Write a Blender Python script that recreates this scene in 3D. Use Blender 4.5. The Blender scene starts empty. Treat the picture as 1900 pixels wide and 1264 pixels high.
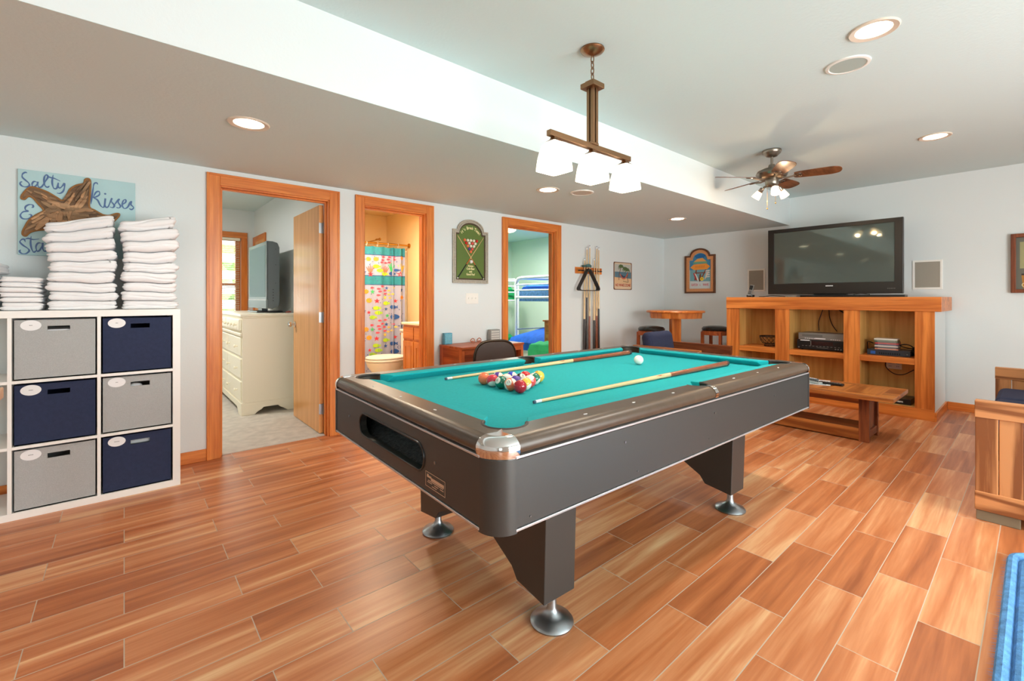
import bpy, bmesh, math, random
from mathutils import Matrix, Vector, noise
random.seed(7)
S = bpy.context.scene
COL = S.collection
PI = math.pi
# ---------------------------------------------------------------- camera
CH = 1.19
FOC = 838.0
cam_d = bpy.data.cameras.new('camera')
cam = bpy.data.objects.new('camera', cam_d)
COL.objects.link(cam)
cam.location = (0, 0, CH)
YAW = math.atan2(.7586, .6515)
cam.rotation_euler = (PI/2, 0, YAW-PI/2)
cam_d.sensor_width = 36
cam_d.lens = FOC/1900*36
cam_d.shift_y = -79/1900
cam_d.clip_start = .02
S.camera = cam
# ---------------------------------------------------------------- world, exposure, daylight
S.view_settings.view_transform = 'Standard'
S.view_settings.look = 'None'
S.view_settings.gamma = 1
S.view_settings.use_curve_mapping = False
S.view_settings.exposure = 0.3
W = bpy.data.worlds.new('world')
S.world = W
W.use_nodes = True
wn = W.node_tree
bgn = wn.nodes['Background']
bgn.inputs[0].default_value = (.88, .94, .93, 1)
bgn.inputs[1].default_value = 10.5
S.cycles.max_bounces = 10
S.cycles.diffuse_bounces = 7
S.cycles.glossy_bounces = 4
S.cycles.sample_clamp_indirect = 6
S.cycles.use_denoising = True
S.cycles.caustics_reflective = False
S.cycles.caustics_refractive = False


def area(name, loc, rot, sx, sy, power, color=(1, 1, 1), portal=False, disk=False, spread=PI):
    l = bpy.data.lights.new(name, 'AREA')
    l.shape = 'DISK' if disk else 'RECTANGLE'
    l.size = sx
    if not disk:
        l.size_y = sy
    l.energy = power
    l.color = color
    l.spread = spread
    l.cycles.is_portal = portal
    o = bpy.data.objects.new(name, l)
    COL.objects.link(o)
    o.location = loc
    o.rotation_euler = rot
    return o


WINS = [(-2.6, -1.5, .8, 2.05), (.4, 4.2, .05, 2.12)]   # x0,x1,z0,z1 in the wall at Y=-2.6
YF = -2.6
for i, (a, b, z0, z1) in enumerate(WINS):
    area('daylight', ((a+b)/2, YF-.16, (z0+z1)/2), (PI/2, 0, 0), b-a, z1-z0, 1, portal=True)
area('daylight', (.75, 7.56, 1.4), (-PI/2, 0, 0), 1.0, 1.3, 1, portal=True)

# ---------------------------------------------------------------- pixel helpers (a point seen in the photo, put on a real plane of the room)
FX, FY = math.cos(YAW), math.sin(YAW)


def ray(px, py):
    u = (px-950)/FOC
    return FX+u*FY, FY-u*FX, (553-py)/FOC


def pY(px, py, Y):
    r = ray(px, py); t = Y/r[1]
    return Vector((r[0]*t, Y, CH+r[2]*t))


def pX(px, py, X):
    r = ray(px, py); t = X/r[0]
    return Vector((X, r[1]*t, CH+r[2]*t))


# ---------------------------------------------------------------- materials
MATS = {}


def s2l(c):
    return tuple(((x/255)/12.92 if x/255 <= .04045 else ((x/255+.055)/1.055)**2.4) for x in c)


def newmat(name):
    m = bpy.data.materials.new(name)
    m.use_nodes = True
    return m, m.node_tree, m.node_tree.nodes['Principled BSDF']


def flat(name, rgb, rough=.5, metal=0, lin=False, spec=None, emit=0, coat=0, bump=0, bscale=200, var=0, vscale=8):
    if name in MATS:
        return MATS[name]
    m, nt, b = newmat(name)
    c = rgb if lin else s2l(rgb)
    b.inputs['Base Color'].default_value = (*c, 1)
    b.inputs['Roughness'].default_value = rough
    b.inputs['Metallic'].default_value = metal
    if spec is not None:
        b.inputs['Specular IOR Level'].default_value = spec
    if emit:
        b.inputs['Emission Color'].default_value = (*c, 1)
        b.inputs['Emission Strength'].default_value = emit
    if coat:
        b.inputs['Coat Weight'].default_value = coat
        b.inputs['Coat Roughness'].default_value = .08
    tc = nt.nodes.new('ShaderNodeTexCoord')
    if var:
        n = nt.nodes.new('ShaderNodeTexNoise'); n.inputs['Scale'].default_value = vscale
        n.inputs['Detail'].default_value = 4
        nt.links.new(tc.outputs['Object'], n.inputs['Vector'])
        r = nt.nodes.new('ShaderNodeValToRGB')
        r.color_ramp.elements[0].position = .3
        r.color_ramp.elements[1].position = .7
        r.color_ramp.elements[0].color = (*[x*(1-var) for x in c], 1)
        r.color_ramp.elements[1].color = (*[min(1, x*(1+var)) for x in c], 1)
        nt.links.new(n.outputs[0], r.inputs[0])
        nt.links.new(r.outputs[0], b.inputs['Base Color'])
    if bump:
        n = nt.nodes.new('ShaderNodeTexNoise'); n.inputs['Scale'].default_value = bscale
        n.inputs['Detail'].default_value = 3
        nt.links.new(tc.outputs['Object'], n.inputs['Vector'])
        bp = nt.nodes.new('ShaderNodeBump'); bp.inputs['Strength'].default_value = bump
        bp.inputs['Distance'].default_value = .004
        nt.links.new(n.outputs[0], bp.inputs['Height'])
        nt.links.new(bp.outputs[0], b.inputs['Normal'])
    MATS[name] = m
    return m


def wood(name, c1, c2, axis='z', rough=.35, ring=.35, fine=60, coat=.0, spec=.4, knots=0):
    """grain runs along AXIS"""
    if name in MATS:
        return MATS[name]
    m, nt, b = newmat(name)
    L = nt.links.new
    tc = nt.nodes.new('ShaderNodeTexCoord')
    mp = nt.nodes.new('ShaderNodeMapping')
    sc = {'x': (.06, 1, 1), 'y': (1, .06, 1), 'z': (1, 1, .06)}[axis]
    mp.inputs['Scale'].default_value = sc
    L(tc.outputs['Object'], mp.inputs['Vector'])
    n1 = nt.nodes.new('ShaderNodeTexNoise'); n1.inputs['Scale'].default_value = fine
    n1.inputs['Detail'].default_value = 5; n1.inputs['Distortion'].default_value = .3
    n2 = nt.nodes.new('ShaderNodeTexNoise'); n2.inputs['Scale'].default_value = 7
    n2.inputs['Detail'].default_value = 2; n2.inputs['Distortion'].default_value = .6
    L(mp.outputs[0], n1.inputs['Vector']); L(mp.outputs[0], n2.inputs['Vector'])
    ms = nt.nodes.new('ShaderNodeMath'); ms.operation = 'MULTIPLY'; ms.inputs[1].default_value = 22
    L(n2.outputs[0], ms.inputs[0])
    sn = nt.nodes.new('ShaderNodeMath'); sn.operation = 'SINE'; L(ms.outputs[0], sn.inputs[0])
    ab = nt.nodes.new('ShaderNodeMath'); ab.operation = 'MULTIPLY_ADD'; ab.inputs[1].default_value = ring*.5; ab.inputs[2].default_value = .5
    L(sn.outputs[0], ab.inputs[0])
    ad = nt.nodes.new('ShaderNodeMath'); ad.operation = 'ADD'; L(ab.outputs[0], ad.inputs[0])
    k = nt.nodes.new('ShaderNodeMath'); k.operation = 'MULTIPLY_ADD'; k.inputs[1].default_value = 1.3; k.inputs[2].default_value = -.65
    L(n1.outputs[0], k.inputs[0]); L(k.outputs[0], ad.inputs[1])
    r = nt.nodes.new('ShaderNodeValToRGB')
    r.color_ramp.elements[0].position = .15; r.color_ramp.elements[1].position = .8
    r.color_ramp.elements[0].color = (*s2l(c2), 1); r.color_ramp.elements[1].color = (*s2l(c1), 1)
    L(ad.outputs[0], r.inputs[0])
    L(r.outputs[0], b.inputs['Base Color'])
    b.inputs['Roughness'].default_value = rough
    b.inputs['Specular IOR Level'].default_value = spec
    if coat:
        b.inputs['Coat Weight'].default_value = coat; b.inputs['Coat Roughness'].default_value = .12
    MATS[name] = m
    return m


def floor_mat():
    m, nt, b = newmat('wood look plank tile')
    L = nt.links.new
    N = nt.nodes.new
    tc = N('ShaderNodeTexCoord')
    mp = N('ShaderNodeMapping')
    mp.inputs['Location'].default_value = (6.2, 40*.1626-.777, 0)
    L(tc.outputs['Object'], mp.inputs['Vector'])
    br = N('ShaderNodeTexBrick')
    br.offset = .419; br.offset_frequency = 2; br.squash = 1
    br.inputs['Scale'].default_value = 1
    br.inputs['Brick Width'].default_value = .62
    br.inputs['Row Height'].default_value = .1626
    br.inputs['Mortar Size'].default_value = .0018
    br.inputs['Mortar Smooth'].default_value = .2
    br.inputs['Color1'].default_value = (0, 0, 0, 1); br.inputs['Color2'].default_value = (1, 1, 1, 1)
    br.inputs['Mortar'].default_value = (.5, .5, .5, 1)
    L(mp.outputs[0], br.inputs['Vector'])
    # grain coordinates: stretched along X, shifted per plank
    sx = N('ShaderNodeSeparateXYZ'); L(mp.outputs[0], sx.inputs[0])
    rv = N('ShaderNodeSeparateColor'); L(br.outputs['Color'], rv.inputs[0])
    off = N('ShaderNodeMath'); off.operation = 'MULTIPLY'; off.inputs[1].default_value = 37
    L(rv.outputs[0], off.inputs[0])
    cx = N('ShaderNodeCombineXYZ')
    xs = N('ShaderNodeMath'); xs.operation = 'MULTIPLY'; xs.inputs[1].default_value = .055; L(sx.outputs[0], xs.inputs[0])
    L(xs.outputs[0], cx.inputs[0]); L(sx.outputs[1], cx.inputs[1]); L(off.outputs[0], cx.inputs[2])
    n1 = N('ShaderNodeTexNoise'); n1.inputs['Scale'].default_value = 17; n1.inputs['Detail'].default_value = 3; n1.inputs['Distortion'].default_value = .5
    n2 = N('ShaderNodeTexNoise'); n2.inputs['Scale'].default_value = 110; n2.inputs['Detail'].default_value = 4
    L(cx.outputs[0], n1.inputs['Vector']); L(cx.outputs[0], n2.inputs['Vector'])
    r1 = N('ShaderNodeValToRGB')
    e = r1.color_ramp.elements
    e[0].position = .2; e[0].color = (*s2l((152, 84, 48)), 1)
    e[1].position = .92; e[1].color = (*s2l((238, 196, 146)), 1)
    a = e.new(.45); a.color = (*s2l((190, 114, 68)), 1)
    a = e.new(.62); a.color = (*s2l((208, 138, 92)), 1)
    # shift the big noise by plank brightness
    sh = N('ShaderNodeMath'); sh.operation = 'MULTIPLY_ADD'; sh.inputs[1].default_value = .30; sh.inputs[2].default_value = -.15
    L(rv.outputs[0], sh.inputs[0])
    ad = N('ShaderNodeMath'); ad.operation = 'ADD'; L(n1.outputs[0], ad.inputs[0]); L(sh.outputs[0], ad.inputs[1])
    fn = N('ShaderNodeMath'); fn.operation = 'MULTIPLY_ADD'; fn.inputs[1].default_value = .22; fn.inputs[2].default_value = -.11
    L(n2.outputs[0], fn.inputs[0])
    ad2 = N('ShaderNodeMath'); ad2.operation = 'ADD'; L(ad.outputs[0], ad2.inputs[0]); L(fn.outputs[0], ad2.inputs[1])
    L(ad2.outputs[0], r1.inputs[0])
    mx = N('ShaderNodeMix'); mx.data_type = 'RGBA'
    L(br.outputs['Fac'], mx.inputs[0]); L(r1.outputs[0], mx.inputs[6])
    mx.inputs[7].default_value = (*s2l((192, 174, 154)), 1)
    L(mx.outputs[2], b.inputs['Base Color'])
    rr = N('ShaderNodeMath'); rr.operation = 'MULTIPLY_ADD'; rr.inputs[1].default_value = .5; rr.inputs[2].default_value = .36
    L(br.outputs['Fac'], rr.inputs[0]); L(rr.outputs[0], b.inputs['Roughness'])
    b.inputs['Specular IOR Level'].default_value = .45
    bp = N('ShaderNodeBump'); bp.inputs['Strength'].default_value = .25; bp.inputs['Distance'].default_value = .0015; bp.invert = True
    L(br.outputs['Fac'], bp.inputs['Height']); L(bp.outputs[0], b.inputs['Normal'])
    return m


M_wall = flat('painted wall', (219, 226, 227), .75, bump=.12, bscale=90)
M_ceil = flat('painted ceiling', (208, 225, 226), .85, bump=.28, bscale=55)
M_bathwall = flat('cream bathroom wall', (236, 208, 160), .7)
M_bedwall = flat('bedroom wall', (226, 230, 230), .8)
M_bunkwall = flat('bunk room wall', (224, 234, 220), .8)
M_floor = floor_mat()
M_carpet = flat('beige carpet', (200, 192, 180), .95, bump=1.0, bscale=260, var=.12, vscale=14)
M_oak = {a: wood('oak trim '+a, (226, 140, 68), (194, 104, 44), a, .32, .3) for a in 'xyz'}
M_cab = {a: wood('cabinet oak '+a, (228, 138, 64), (184, 98, 38), a, .34, .5, fine=45) for a in 'xyz'}
M_ply = wood('birch plywood', (222, 176, 104), (196, 146, 76), 'z', .45, .4, fine=25)
M_rustic = {a: wood('rustic pine '+a, (200, 138, 88), (132, 78, 42), a, .5, .9, fine=50) for a in 'xyz'}
M_table = {a: wood('coffee table oak '+a, (190, 118, 58), (132, 70, 28), a, .35, .6, fine=45) for a in 'xyz'}
M_desk = {a: wood('red brown desk wood '+a, (186, 98, 50), (140, 62, 28), a, .4, .4) for a in 'xyz'}
M_darkw = {a: wood('dark stained wood '+a, (150, 82, 44), (98, 46, 22), a, .45, .5) for a in 'xyz'}
M_leafd = wood('flush door veneer', (228, 168, 104), (206, 142, 78), 'z', .3, .25, fine=30, coat=.12)
M_white = flat('white laminate', (238, 236, 232), .35)
M_wplas = flat('white plastic', (236, 234, 228), .35)
M_cream = flat('cream paint', (240, 232, 210), .35)
M_black = flat('black plastic', (14, 14, 15), .3)
M_dark = flat('matte black', (16, 15, 15), .6)
M_void = flat('dark void', (6, 6, 6), .9)
M_navyf = flat('navy fabric', (38, 48, 78), .9, bump=.5, bscale=500, var=.08, vscale=60)
M_greyf = flat('grey fabric', (172, 174, 174), .9, bump=.5, bscale=500, var=.10, vscale=300)
M_towel = flat('white terry', (240, 240, 242), .95, bump=.5, bscale=420)
M_chrome = flat('chrome', (225, 225, 225), .08, 1)
M_steel = flat('brushed steel', (150, 152, 155), .32, 1)
M_brass = flat('brass', (200, 150, 70), .25, 1)
M_bronze = flat('brushed bronze', (150, 116, 86), .35, 1)
M_nickel = flat('satin nickel', (150, 140, 128), .35, 1)
M_label = flat('label white', (232, 232, 234), .5)
M_ink = flat('dark ink', (50, 50, 54), .6)

# ---------------------------------------------------------------- mesh builder


class MB:
    def __init__(s):
        s.v = []; s.f = []; s.fm = []; s.fs = []; s.mats = []

    def mi(s, m):
        if m not in s.mats:
            s.mats.append(m)
        return s.mats.index(m)

    def add(s, vs, fs, m, mat=None, smooth=False):
        o = len(s.v)
        for p in vs:
            p = Vector(p)
            if mat is not None:
                p = mat @ p
            s.v.append(p)
        k = s.mi(m)
        for f in fs:
            s.f.append([o+i for i in f]); s.fm.append(k); s.fs.append(smooth)
        return s

    def box(s, x0, x1, y0, y1, z0, z1, m, mat=None):
        if x0 > x1: x0, x1 = x1, x0
        if y0 > y1: y0, y1 = y1, y0
        if z0 > z1: z0, z1 = z1, z0
        vs = [(x, y, z) for z in (z0, z1) for y in (y0, y1) for x in (x0, x1)]
        return s.add(vs, [(0, 2, 3, 1), (4, 5, 7, 6), (0, 1, 5, 4), (2, 6, 7, 3), (0, 4, 6, 2), (1, 3, 7, 5)], m, mat)

    def prism(s, pts, h0, h1, m, axis='z', mat=None, smooth=False):
        """2-D polygon extruded. axis z: pts=(x,y); axis y: pts=(x,z); axis x: pts=(y,z)"""
        def P(p, h):
            return {'z': (p[0], p[1], h), 'y': (p[0], h, p[1]), 'x': (h, p[0], p[1])}[axis]
        n = len(pts)
        vs = [P(p, h0) for p in pts]+[P(p, h1) for p in pts]
        s.add(vs, [list(range(n))[::-1], list(range(n, 2*n))], m, mat)
        o = len(s.v)-2*n; k = s.mi(m)
        for i in range(n):
            j = (i+1) % n
            s.f.append([o+i, o+j, o+n+j, o+n+i]); s.fm.append(k); s.fs.append(smooth)
        return s

    def frame(s, outer, inner, h0, h1, m, axis='y', mat=None):
        def P(p, h):
            return {'z': (p[0], p[1], h), 'y': (p[0], h, p[1]), 'x': (h, p[0], p[1])}[axis]
        n = len(outer)
        vs = [P(p, h0) for p in outer]+[P(p, h1) for p in outer]+[P(p, h0) for p in inner]+[P(p, h1) for p in inner]
        fs = []
        for i in range(n):
            j = (i+1) % n
            fs += [(i, j, n+j, n+i), (2*n+i, 3*n+i, 3*n+j, 2*n+j), (i, 2*n+i, 2*n+j, j), (n+i, n+j, 3*n+j, 3*n+i)]
        return s.add(vs, fs, m, mat)

    def lathe(s, prof, m, c=(0, 0, 0), n=32, mat=None, smooth=True, sx=1, sy=1):
        """prof: (radius, z)"""
        vs = []; fs = []
        for r, z in prof:
            for i in range(n):
                a = 2*PI*i/n
                vs.append((c[0]+r*sx*math.cos(a), c[1]+r*sy*math.sin(a), c[2]+z))
        for k in range(len(prof)-1):
            for i in range(n):
                j = (i+1) % n
                fs.append((k*n+i, k*n+j, (k+1)*n+j, (k+1)*n+i))
        if prof[0][0] > 1e-6:
            fs.append(list(range(n))[::-1])
        if prof[-1][0] > 1e-6:
            b = (len(prof)-1)*n
            fs.append([b+i for i in range(n)])
        return s.add(vs, fs, m, mat, smooth)

    def cyl(s, p0, p1, r0, m, r1=None, n=16, smooth=True, mat=None):
        p0 = Vector(p0); p1 = Vector(p1); d = p1-p0
        q = d.to_track_quat('Z', 'Y').to_matrix().to_4x4()
        t = Matrix.Translation(p0) @ q
        if mat is not None:
            t = mat @ t
        L = d.length
        return s.lathe([(r0, 0), (r0 if r1 is None else r1, L)], m, n=n, mat=t, smooth=smooth)

    def tube(s, pts, r, m, n=8, closed=False, mat=None, flatten=None):
        pts = [Vector(p) for p in pts]
        N = len(pts); vs = []; fs = []
        up = None
        for i, p in enumerate(pts):
            a = pts[(i-1) % N] if (closed or i > 0) else p
            b = pts[(i+1) % N] if (closed or i < N-1) else p
            t = (b-a)
            t = t.normalized() if t.length > 1e-9 else Vector((0, 0, 1))
            if up is None:
                up = Vector((0, 0, 1)) if abs(t.z) < .9 else Vector((1, 0, 0))
            u = up-t*up.dot(t)
            if u.length < 1e-6:
                u = Vector((1, 0, 0))-t*t.x
            u.normalize(); w = t.cross(u); up = u
            rr = r[i] if isinstance(r, (list, tuple)) else r
            for k in range(n):
                an = 2*PI*k/n
                vs.append(p+u*(math.cos(an)*rr)+w*(math.sin(an)*rr))
        M = N if closed else N-1
        for i in range(M):
            for k in range(n):
                a0 = i*n+k; a1 = i*n+(k+1) % n; b0 = ((i+1) % N)*n+k; b1 = ((i+1) % N)*n+(k+1) % n
                fs.append((a0, a1, b1, b0))
        if not closed:
            fs.append([k for k in range(n)][::-1]); fs.append([(N-1)*n+k for k in range(n)])
        return s.add(vs, fs, m, mat, True)

    def sphere(s, c, r, m, n=20, sc=(1, 1, 1), mat=None):
        prof = [(max(1e-5, math.sin(PI*i/(n//2)))*1.0, -math.cos(PI*i/(n//2))) for i in range(n//2+1)]
        T = Matrix.Translation(c) @ Matrix.Diagonal((r*sc[0], r*sc[1], r*sc[2], 1))
        if mat is not None:
            T = mat @ T
        prof[0] = (1e-7, -1); prof[-1] = (1e-7, 1)
        return s.lathe(prof, m, n=n, mat=T)

    def ribbon(s, pts, w, m, t=.001, mat=None):
        """flat stroke in the local XY plane, T thick along z"""
        pts = [Vector((p[0], p[1])) for p in pts]
        N = len(pts); L = []; R = []
        for i, p in enumerate(pts):
            a = pts[max(0, i-1)]; b = pts[min(N-1, i+1)]
            d = b-a
            d = d.normalized() if d.length > 1e-9 else Vector((1, 0))
            nn = Vector((-d.y, d.x))
            ww = w[i] if isinstance(w, (list, tuple)) else w
            L.append(p+nn*ww/2); R.append(p-nn*ww/2)
        vs = [(p.x, p.y, t+2e-5*i) for i, p in enumerate(L)]+[(p.x, p.y, t+2e-5*i) for i, p in enumerate(R)]
        fs = [(i, N+i, N+i+1, i+1) for i in range(N-1)]
        return s.add(vs, fs, m, mat)

    def build(s, name, parent=None, bev=0, local=False, seg=2, sub=0, origin=None, ang=40):
        """vertices are room coordinates unless LOCAL; a part takes its thing's frame, a thing gets its origin at its base"""
        vs = s.v
        loc = Vector((0, 0, 0))
        if parent is not None and not local:
            inv = ROOTM[parent.name].inverted()
            vs = [inv @ p for p in vs]
        elif parent is None and not local:
            lo = Vector([min(p[i] for p in vs) for i in range(3)]); hi = Vector([max(p[i] for p in vs) for i in range(3)])
            loc = Vector(((lo.x+hi.x)/2, (lo.y+hi.y)/2, lo.z)) if origin is None else Vector(origin)
            vs = [p-loc for p in vs]
        me = bpy.data.meshes.new(name)
        me.from_pydata([tuple(p) for p in vs], [], s.f)
        for m in s.mats:
            me.materials.append(m)
        me.polygons.foreach_set('material_index', s.fm)
        me.polygons.foreach_set('use_smooth', s.fs)
        bm = bmesh.new(); bm.from_mesh(me)
        bmesh.ops.recalc_face_normals(bm, faces=bm.faces)
        bm.to_mesh(me); bm.free()
        me.update()
        if any(s.fs):
            try:
                me.set_sharp_from_angle(angle=math.radians(ang))
            except Exception:
                pass
        o = bpy.data.objects.new(name, me)
        COL.objects.link(o)
        if parent is not None:
            o.parent = parent
            ROOTM[o.name] = ROOTM[parent.name]
        else:
            o.location = loc
            ROOTM[o.name] = Matrix.Translation(loc)
        if bev:
            b = o.modifiers.new('edge', 'BEVEL'); b.width = bev; b.segments = seg; b.limit_method = 'ANGLE'; b.angle_limit = math.radians(35)
        if sub:
            b = o.modifiers.new('round', 'SUBSURF'); b.levels = sub; b.render_levels = sub
        return o


ROOTM = {}


def tag(o, label=None, cat=None, group=None, kind=None):
    if label: o['label'] = label
    if cat: o['category'] = cat
    if group: o['group'] = group
    if kind: o['kind'] = kind
    return o


def thing(name, label, cat, loc=(0, 0, 0), rz=0, group=None, kind=None):
    o = bpy.data.objects.new(name, None)
    COL.objects.link(o)
    o.empty_display_size = .05
    o.location = loc; o.rotation_euler = (0, 0, rz)
    ROOTM[o.name] = Matrix.Translation(loc) @ Matrix.Rotation(rz, 4, 'Z')
    return tag(o, label, cat, group, kind)


def shell(name, loc=(0, 0, 0)):
    o = bpy.data.objects.new(name, None); COL.objects.link(o)
    o.empty_display_size = .05
    o.location = loc
    ROOTM[o.name] = Matrix.Translation(loc)
    o['kind'] = 'structure'
    return o


def struct(name, mb, **k):
    o = mb.build(name, **k); o['kind'] = 'structure'; return o


def text_mesh(body, size=.05, font_x=1.0, ext=.0006, bold=0, align='CENTER', space=1.0):
    cu = bpy.data.curves.new('t', 'FONT')
    cu.body = body; cu.size = size; cu.extrude = ext; cu.align_x = align; cu.align_y = 'CENTER'; cu.offset = bold
    cu.space_character = space; cu.resolution_u = 3
    o = bpy.data.objects.new('t', cu); COL.objects.link(o)
    dg = bpy.context.evaluated_depsgraph_get()
    me = bpy.data.meshes.new_from_object(o.evaluated_get(dg))
    vs = [Vector((v.co.x*font_x, v.co.y, v.co.z)) for v in me.vertices]
    fs = [list(p.vertices) for p in me.polygons]
    bpy.data.objects.remove(o); bpy.data.curves.remove(cu); bpy.data.meshes.remove(me)
    return vs, fs


def fill2d(loops, z0, z1):
    """closed 2-D loops (the inner ones cut holes) given a thickness"""
    cu = bpy.data.curves.new('f', 'CURVE'); cu.dimensions = '2D'; cu.fill_mode = 'BOTH'
    cu.extrude = (z1-z0)/2
    for lp in loops:
        sp = cu.splines.new('POLY'); sp.points.add(len(lp)-1)
        for i, p in enumerate(lp):
            sp.points[i].co = (p[0], p[1], 0, 1)
        sp.use_cyclic_u = True
    o = bpy.data.objects.new('f', cu); COL.objects.link(o)
    dg = bpy.context.evaluated_depsgraph_get()
    me = bpy.data.meshes.new_from_object(o.evaluated_get(dg))
    vs = [Vector((v.co.x, v.co.y, v.co.z+(z0+z1)/2)) for v in me.vertices]
    fs = [list(p.vertices) for p in me.polygons]
    bpy.data.objects.remove(o); bpy.data.curves.remove(cu); bpy.data.meshes.remove(me)
    return vs, fs


def rrect(hx, hy, r, n=6, cx=0, cy=0):
    pts = []
    for sx, sy, a0 in ((1, 1, 0), (-1, 1, 90), (-1, -1, 180), (1, -1, 270)):
        for i in range(n+1):
            a = math.radians(a0+90*i/n)
            pts.append((cx+sx*(hx-r)+r*math.cos(a), cy+sy*(hy-r)+r*math.sin(a)))
    return pts


def spline(pts, k=6):
    """Catmull-Rom through the points"""
    P = [Vector(p) for p in pts]
    P = [P[0]*2-P[1]]+P+[P[-1]*2-P[-2]]
    out = []
    for i in range(1, len(P)-2):
        a, b, c, d = P[i-1:i+3]
        for j in range(k):
            t = j/k
            out.append(.5*((2*b)+(c-a)*t+(2*a-5*b+4*c-d)*t*t+(3*b-a-3*c+d)*t*t*t))
    out.append(P[-2])
    return out


def wallA(x, z, y=3.974):
    """local x right, y up, z out of the door wall"""
    return Matrix(((1, 0, 0, x), (0, 0, -1, y), (0, 1, 0, z), (0, 0, 0, 1)))


def wallB(y, z, x=6.68):
    """the same for the television wall"""
    return Matrix(((0, 0, -1, x), (-1, 0, 0, y), (0, 1, 0, z), (0, 0, 0, 1)))


def disc(r, n=24, cx=0, cy=0, sx=1, sy=1):
    return [(cx+r*sx*math.cos(2*PI*i/n), cy+r*sy*math.sin(2*PI*i/n)) for i in range(n)]

# ================================================================ THE ROOM SHELL
X0, X1, Y0, Y1 = -3.4, 6.68, YF, 3.974
ZU, ZS, YS = 2.51, 2.15, 2.14
WT = .116
struct('floor', MB().box(X0, X1, Y0, Y1+.05, -.08, 0, M_floor), origin=(0, 0, 0))
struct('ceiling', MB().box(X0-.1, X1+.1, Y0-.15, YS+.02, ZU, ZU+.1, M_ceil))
sf = MB(); sf.box(X0, X1, YS, Y1, ZS, ZU+.1, M_wall)
# underside in the ceiling paint
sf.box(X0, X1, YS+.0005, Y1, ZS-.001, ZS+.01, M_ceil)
struct('trim_1', sf)


def wall_with_holes(mb, x0, x1, z0, z1, ya, yb, holes, m, axis='x'):
    """holes: (a0,a1,z0,z1)"""
    def bx(a, b, c, d):
        if b-a < 1e-4 or d-c < 1e-4: return
        if axis == 'x': mb.box(a, b, ya, yb, c, d, m)
        else: mb.box(ya, yb, a, b, c, d, m)
    cur = x0
    for a, b, c, d in sorted(holes):
        bx(cur, a, z0, z1); bx(a, b, z0, c); bx(a, b, d, z1); cur = b
    bx(cur, x1, z0, z1)


DO = [(.535, 1.345), (1.64, 2.285), (3.335, 4.145)]      # openings in the door wall
DH = 2.035
mb = MB()
wall_with_holes(mb, X0-.1, X1+.1, -.05, ZU+.1, Y1, Y1+WT, [(a, b, -.05, DH) for a, b in DO], M_wall)
struct('wall_back', mb)
struct('wall_right', MB().box(X1, X1+.12, Y0-.15, Y1, -.05, ZU+.1, M_wall))
struct('wall_left', MB().box(X0-.12, X0, Y0-.15, Y1, -.05, ZU+.1, M_wall))
mb = MB()
wall_with_holes(mb, X0, X1, -.05, ZU+.1, YF-.14, YF, WINS, M_wall)
struct('wall_front', mb)
for i, (a, b, z0, z1) in enumerate(WINS):
    r = shell('window_%d' % (i+1), ((a+b)/2, YF, z0))
    m = MB()
    w = .07
    m.box(a, a+w, YF-.1, YF+.02, z0, z1, M_white); m.box(b-w, b, YF-.1, YF+.02, z0, z1, M_white)
    m.box(a, b, YF-.1, YF+.02, z1-w, z1, M_white); m.box(a, b, YF-.1, YF+.02, z0, z0+w, M_white)
    m.box((a+b)/2-.05, (a+b)/2+.05, YF-.09, YF+.01, z0, z1, M_white)
    m.build('window_frame', r)
# baseboards (oak)
bb = MB()
cur = X0
for a, b in DO+[(X1, X1)]:
    if a-.075 > cur:
        bb.box(cur, a-.078 if a < X1 else X1, Y1-.014, Y1, 0, .085, M_oak['x'])
    cur = b+.078
struct('baseboard_back', bb, bev=.003)
bb = MB(); bb.box(X1-.014, X1, 2.66, Y1-.014, 0, .085, M_oak['y']); bb.box(X1-.014, X1, Y0, .6305, 0, .085, M_oak['y'])
struct('baseboard_right', bb, bev=.003)
struct('baseboard_left', MB().box(X0, X0+.014, Y0, Y1-.014, 0, .085, M_oak['y']), bev=.003)


def casing(m, a, b, y=Y1, w=.078, t=.018, h=DH, far=True):
    """door lining and casing; m is a builder"""
    for s_, x in ((-1, a), (1, b)):
        xo = x+s_*w
        lo, hi = min(x, xo), max(x, xo)
        m.box(lo+(0 if s_ < 0 else -.006), hi+(0 if s_ > 0 else .006), y-t, y, 0, h+w, M_oak['z'])
        # raised outer band
        m.box(xo-(.0 if s_ < 0 else .016), xo+(.016 if s_ < 0 else 0), y-t-.006, y-t+.002, 0, h+w, M_oak['z'])
        # lining + stop
        m.box(x-(.0 if s_ < 0 else .016), x+(.016 if s_ < 0 else 0), y, y+WT, 0, h, M_oak['z'])
        m.box(x+(.016 if s_ < 0 else -.028), x+(.028 if s_ < 0 else -.016), y+.04, y+.075, 0, h-.016, M_oak['z'])
    m.box(a+.006, b-.006, y-t, y, h-.006, h+w, M_oak['x'])
    m.box(a-w+.016, b+w-.016, y-t-.006, y-t+.002, h+w-.016, h+w, M_oak['x'])
    m.box(a+.016, b-.016, y, y+WT, h-.016, h, M_oak['x'])
    m.box(a+.028, b-.028, y+.04, y+.075, h-.028, h-.016, M_oak['x'])


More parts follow.
